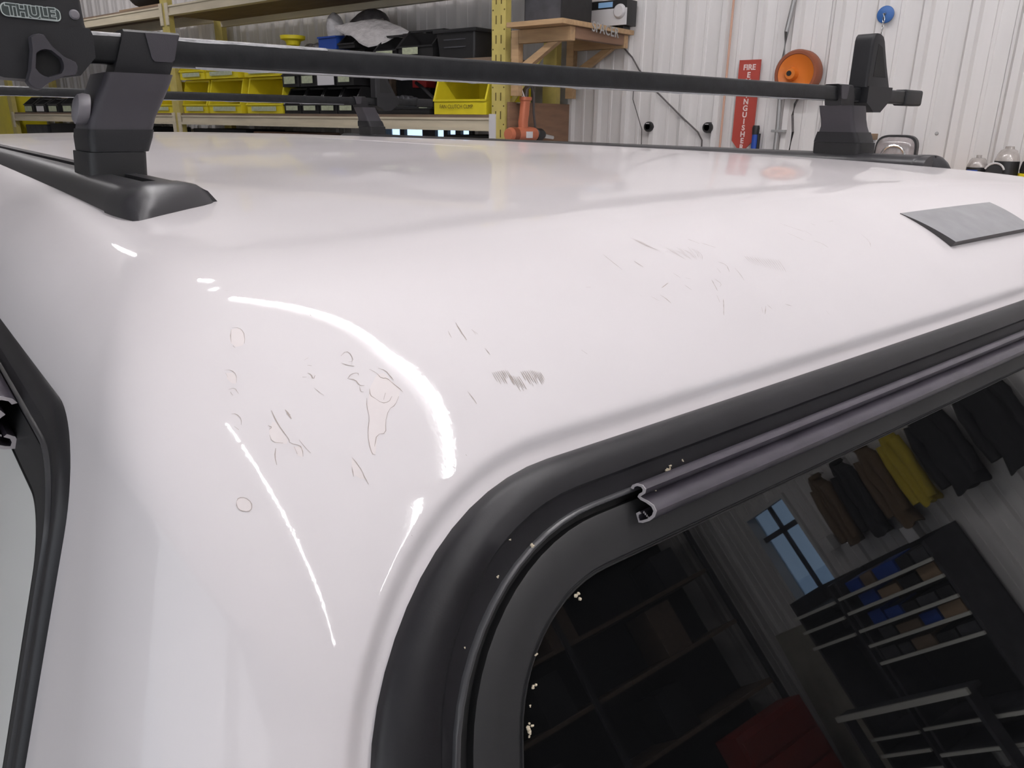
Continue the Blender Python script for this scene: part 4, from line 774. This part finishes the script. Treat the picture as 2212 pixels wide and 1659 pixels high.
single('radio_cable', 'thin dark cable running down the wall from the radio', 'cable', MB().tube([(-2.53, 3.965, 2.40), (-2.53, 3.968, 2.362), (-2.46, 3.968, 2.30), (-2.411, 3.968, 2.235), (-2.286, 3.968, 2.115), (-2.14, 3.968, 2.0), (-2.021, 3.968, 1.912), (-1.992, 3.968, 1.87), (-1.986, 3.968, 1.7)], .0045, 8), 'cord', (-2.2, 3.968, 1.7))
single('thin_wire', 'thin grey wire running down the wall left of the cable port', 'cable', MB().tube([(-2.44, 3.969, 2.16), (-2.44, 3.969, 2.08), (-2.40, 3.969, 1.99), (-2.37, 3.969, 1.92), (-2.36, 3.969, 1.7)], .0025, 6), 'cord', (-2.4, 3.969, 1.7))
single('wall_rod', 'thin orange rod running up the white wall left of the sign', 'rod', MB().tube([(-1.885, 3.967, 1.3), (-1.885, 3.967, 3.9)], .006, 8), 'rod', (-1.885, 3.967, 1.3))
cd = thing('conduit', 'grey steel conduit running up the wall behind the reel', 'conduit', (-1.58, 3.955, 1.3)); part(cd, 'pipe', MB().tube([(-1.578, 3.955, 1.3), (-1.578, 3.955, 1.95), (-1.590, 3.955, 2.25), (-1.590, 3.955, 2.38), (-1.565, 3.955, 2.56), (-1.55, 3.955, 2.7), (-1.55, 3.955, 4.3)], .011, 12), 'conduit'); part(cd, 'clip', MB().box(-1.605, -1.535, 3.942, 3.970, 1.918, 1.930, .001), 'conduit')
tc_ = thing('torch', 'blue and black torch clipped to the wall below the red sign', 'torch', (-1.688, 3.95, 1.75)); part(tc_, 'barrel', MB().tube([(-1.688, 3.95, 1.75), (-1.688, 3.95, 1.915)], .016, 14), 'blue'); part(tc_, 'head', MB().tube([(-1.688, 3.95, 1.905), (-1.688, 3.95, 1.935), (-1.688, 3.95, 1.949)], [.0175, .019, .016], 14), 'blackp'); part(tc_, 'side_grip', MB().tube([(-1.670, 3.952, 1.75), (-1.670, 3.952, 1.91)], .009, 10), 'blackp'); part(tc_, 'clip', MB().box(-1.70, -1.676, 3.955, 3.995, 1.80, 1.82), 'blackp', smooth=None)
for k, (u, z) in enumerate(((-1.30, 1.925), (-.86, 1.925), (-.50, 1.90))):
    single('wall_screw', ['screw head in the wall under the reel', 'screw head in the wall right of the headlamp', 'screw head in the wall above the jars'][k], 'screw', MB().lathe([(0, -.006), (.006, -.005), (.008, 0), (0, .001)], (u, VB-.004, z), 'y', 12), 'conduit', (u, VB-.004, z), group='screw heads in the wall')
# ledge with lamp and jars
single('wall_ledge', 'timber ledge on the wall behind the truck roof', 'ledge', MB().box(-1.35, 1.6, 3.62, 3.972, 1.705, 1.735, .003), 'wood', (0, 3.8, 1.705))
hl = thing('headlamp', 'square chrome headlamp standing on the ledge behind the cap', 'headlamp', (-.99, 3.88, 1.736))
def sqr(cx, cz, rx, rz, p=4, n=32): return [(cx+rx*math.copysign(abs(math.cos(t))**(2/p), math.cos(t)), cz+rz*math.copysign(abs(math.sin(t))**(2/p), math.sin(t))) for t in [2*math.pi*k/n for k in range(n)]]
part(hl, 'housing', MB().loft([[(a, v, b) for a, b in sqr(-.985, 1.828, rx, rz)] for v, rx, rz in ((3.85, .088, .088), (3.88, .090, .090), (3.93, .070, .070))], cap=True), 'blackp'); part(hl, 'lens', MB().loft([[(a, v, b) for a, b in sqr(-.985, 1.828, rx, rz)] for v, rx, rz in ((3.852, .080, .080), (3.836, .078, .078), (3.826, .055, .055), (3.822, .02, .02))]), 'lens', smooth=80)
part(hl, 'bulb_ring', MB().tube([(-.985+.050*math.cos(t), 3.822, 1.822+.050*math.sin(t)) for t in [math.pi*k/10 for k in range(11)]], .006, 8), 'chrome')
b2 = thing('carton', 'small white carton with brown flap beside the headlamp', 'carton', (-1.13, 3.88, 1.736)); part(b2, 'carton_body', MB().box(-1.165, -1.095, 3.84, 3.93, 1.736, 1.893), 'white', smooth=None); part(b2, 'flap', MB().box(-1.168, -1.090, 3.836, 3.934, 1.893, 1.920, .003), 'card')
def jarthing(name, label, u, r, h, parts):
    o = thing(name, label, 'jar', (u, 3.85, 1.736), group='jars on the ledge')
    for nm, prof, m in parts: part(o, nm, MB().lathe(prof, (u, 3.85, 1.736), 'z', 24), m)
    return o
j1 = jarthing('parts_jar', 'jar with clear domed lid and dark blue label on the ledge', -.650, .04, .11, (('jar_base', [(0, 0), (.038, 0), (.040, .006), (.040, .056), (0, .056)], 'blackp'), ('dome', [(.040, .057), (.038, .066), (.031, .086), (.024, .094), (.010, .096), (.010, .106), (0, .106)], 'jar')))
part(j1, 'label_card', MB().loft([[(-.650+.0405*math.cos(t), 3.85+.0405*math.sin(t), z) for t in np.linspace(-2.5, -1.3, 10)] for z in (1.768, 1.783)], cap=False, closed=False), 'blue')
j2 = jarthing('parts_jar', 'taller dark jar with smoky domed lid and round cap in front', -.545, .045, .15, (('jar_base', [(0, 0), (.048, 0), (.050, .01), (.046, .085), (0, .085)], 'blackp'), ('dome', [(.046, .086), (.040, .110), (.030, .128), (.018, .134), (.016, .144), (0, .146)], 'jar')))
part(j2, 'front_cap', MB().lathe([(0, -.012), (.030, -.012), (.034, 0)], (-.575, 3.795, 1.776), 'y', 22), 'blackm'); part(j2, 'cap_ring', MB().tube([(-.575+.036*math.cos(t), 3.785, 1.778+.036*math.sin(t)) for t in np.linspace(.3, 2.8, 10)], .004, 6), 'silver')
j3 = jarthing('parts_jar', 'black jar with a yellow foot at the right edge of the ledge', -.452, .045, .1, (('jar_base', [(0, 0), (.044, 0), (.046, .004), (.046, .040), (0, .040)], 'yellow'), ('dome', [(.040, .041), (.044, .05), (.038, .085), (.020, .10), (0, .102)], 'blackm')))
# ================================================================== RIGHT PART OF THE WALL, seen only in the glass
def slat_rack(name, label, u0, u1, zs, z0, z1):
    o = thing(name, label, 'shelving', ((u0+u1)/2, 3.8, 0), group='narrow shelf racks by the window')
    for u in (u0+.012, u1-.012): part(o, 'upright', MB().box(u-.012, u+.012, 3.66, 3.96, 0, z1), 'darkgrey', smooth=None)
    part(o, 'back_panel', MB().box(u0, u1, 3.955, 3.968, z0, z1), 'blackm', smooth=None)
    for z in zs:
        s = part(o, 'shelf', MB().box(u0+.024, u1-.024, 3.64, 3.955, z-.006, z), 'darkgrey', smooth=None)
        part(s, 'edge_rail', MB().box(u0, u1, 3.625, 3.64, z-.012, z+.006), 'steel', smooth=None)
    return o
slat_rack('slat_rack', 'wide rack of narrow shelves with pale edges, mirrored in the rear glass', 2.76, 3.63, (1.265, 1.165, 1.045, .945, .83, .41, .25), .1, 1.36)
slat_rack('slat_rack', 'smaller rack of narrow shelves with pale edges, beside the window', 3.68, 4.15, (1.26, 1.155, 1.04, .40, .29, .18), .1, 1.36)
rs = np.random.RandomState(12)
cols = ['blackm', 'darkgrey', 'board', 'blackm', 'card', 'blue', 'darkgrey']
ordn = ['first', 'second', 'third', 'fourth', 'fifth', 'sixth']
cname = {'blackm': 'black', 'darkgrey': 'grey', 'board': 'brown', 'card': 'cardboard', 'blue': 'blue'}
for iz, z in enumerate((1.265, 1.165, 1.045, .945, .83)):
    u = 2.80; k = 0
    while u < 3.46:
        wd = .10+.10*rs.rand(); hh = .05+.03*rs.rand(); c = cols[rs.randint(len(cols))]
        single('drawer_box', '%s parts box, %s along the %s pale edged shelf of the mirrored wide rack' % (cname[c], ordn[k], ordn[iz]), 'box', MB().box(u, u+wd, 3.665, 3.85, z, z+hh, .003), c, (u+wd/2, 3.75, z), group='parts boxes on the wide rack')
        u += wd+.02; k += 1
rl5 = thing('work_bench', 'low bench with a pale front rail, mirrored in the rear glass', 'bench', (3.6, 3.5, 0))
part(rl5, 'front_rail', MB().box(2.99, 4.19, 3.50, 3.52, .585, .62), 'steel', smooth=None); part(rl5, 'bench_top', MB().box(2.99, 4.19, 3.52, 3.62, .585, .615), 'darkgrey', smooth=None)
for u in (3.02, 4.13): part(rl5, 'leg', MB().box(u, u+.03, 3.52, 3.60, 0, .585), 'darkgrey', smooth=None)
for k, (u, m, wd) in enumerate(((2.06, 'jacket', .13), (2.44, 'jacket', .12), (2.74, 'jacky', .06), (2.96, 'jackb', .065), (3.20, 'jacket', .075), (3.44, 'jackb', .065))):
    o = thing('hanging_jacket', ['large black jacket hanging on the wall, furthest from the window', 'black jacket hanging beside the yellow vest', 'yellow vest hanging between the jackets', 'brown jacket hanging next to the yellow vest', 'black jacket hanging between two brown jackets', 'brown jacket hanging nearest the window'][k], 'jacket', (u, 3.88, 1.45), group='clothes hanging on the wall')
    lvl = []
    for z, s_ in ((1.45+.03*(k % 3), 1.02), (1.55, .96), (1.68, .86), (1.80, .84), (1.88, .98), (1.93, .90), (1.965, .50), (1.985, .30)):
        lvl.append([(u+math.cos(t)*s_*wd+.012*math.sin(9*z*3+k), 3.885+math.sin(t)*.055*(1+.22*math.sin(4*t+k+z*6)), z+.012*math.sin(3*t+k)*(z < 1.6)) for t in [2*math.pi*i/28 for i in range(28)]])
    jk = part(o, 'cloth', MB().loft(lvl), m, smooth=70)
    for sd in (-1, 1): part(jk, 'sleeve', MB().tube([(u+sd*wd*.75, 3.875, 1.915), (u+sd*wd*1.02, 3.865, 1.80), (u+sd*wd*1.08, 3.855, 1.66), (u+sd*wd*1.0, 3.845, 1.54)], [.045, .042, .038, .033], 10), m, smooth=70)
    part(jk, 'collar', MB().lathe([(.035, 0), (.05, .012), (.042, .035), (.03, .03)], (u, 3.885, 1.97), 'z', 14), m, smooth=70)
    part(o, 'peg', MB().tube([(u, 3.97, 1.99), (u, 3.87, 2.01)], .008, 6), 'metal')
for k, (u, z) in enumerate(((3.58, 1.70), (3.76, 1.58), (3.06, 1.41))): single('wall_box', ['grey junction box on the wall nearest the jackets', 'grey junction box on the wall left of the window', 'grey junction box just above the wide rack'][k], 'box', MB().box(u-.05, u+.05, 3.91, 3.975, z-.05, z+.05, .004), 'wallplain', (u, 3.95, z), group='junction boxes on the wall')
single('beige_board', 'tall beige board leaning under the window', 'board', MB().prism([(3.86, 0), (3.88, 0), (3.965, 1.17), (3.945, 1.17)], 'x', 4.20, 4.92), 'bare', (4.56, 3.9, 0))
tcab = thing('tool_cabinet', 'red tool cabinet in the corner by the window', 'cabinet', (4.70, 3.3, 0)); part(tcab, 'cabinet_body', MB().box(4.55, 4.85, 2.95, 3.60, 0, .80, .01), 'redpaint')
for k in range(4): part(tcab, 'drawer', MB().box(4.535, 4.55, 2.98, 3.57, .05+.18*k, .21+.18*k, .004), 'redpaint')
dk = thing('dark_rack', 'tall dark shelf unit along the right hand wall', 'shelving', (5.4, 1.2, 0)); part(dk, 'back_panel', MB().box(5.52, 5.60, -1.0, 3.78, 0, 2.6), 'blackm', smooth=None)
for z in (.4, .9, 1.4, 1.85, 2.3): part(dk, 'shelf', MB().box(4.98, 5.52, -1.0, 3.78, z, z+.03), 'board', smooth=None)
for v in (-1.0, .8, 2.3, 3.74): part(dk, 'upright', MB().box(4.95, 4.99, v, v+.04, 0, 2.6), 'darkgrey', smooth=None)
for k in range(16):
    v = -.85+.28*k; iz = k % 4; z = (.431, .931, 1.431, 1.881)[iz]
    single('dark_box', '%s box, %s along the %s shelf of the tall dark unit in the reflection' % (('grey', 'black', 'brown')[k % 3], ordn[k//4], ordn[iz]), 'box', MB().box(5.03, 5.45, v, v+.24, z, z+.28+.05*(k % 3), .005), ('darkgrey', 'blackm', 'board')[k % 3], (5.24, v+.12, z), group='dark boxes on the tall shelf unit')
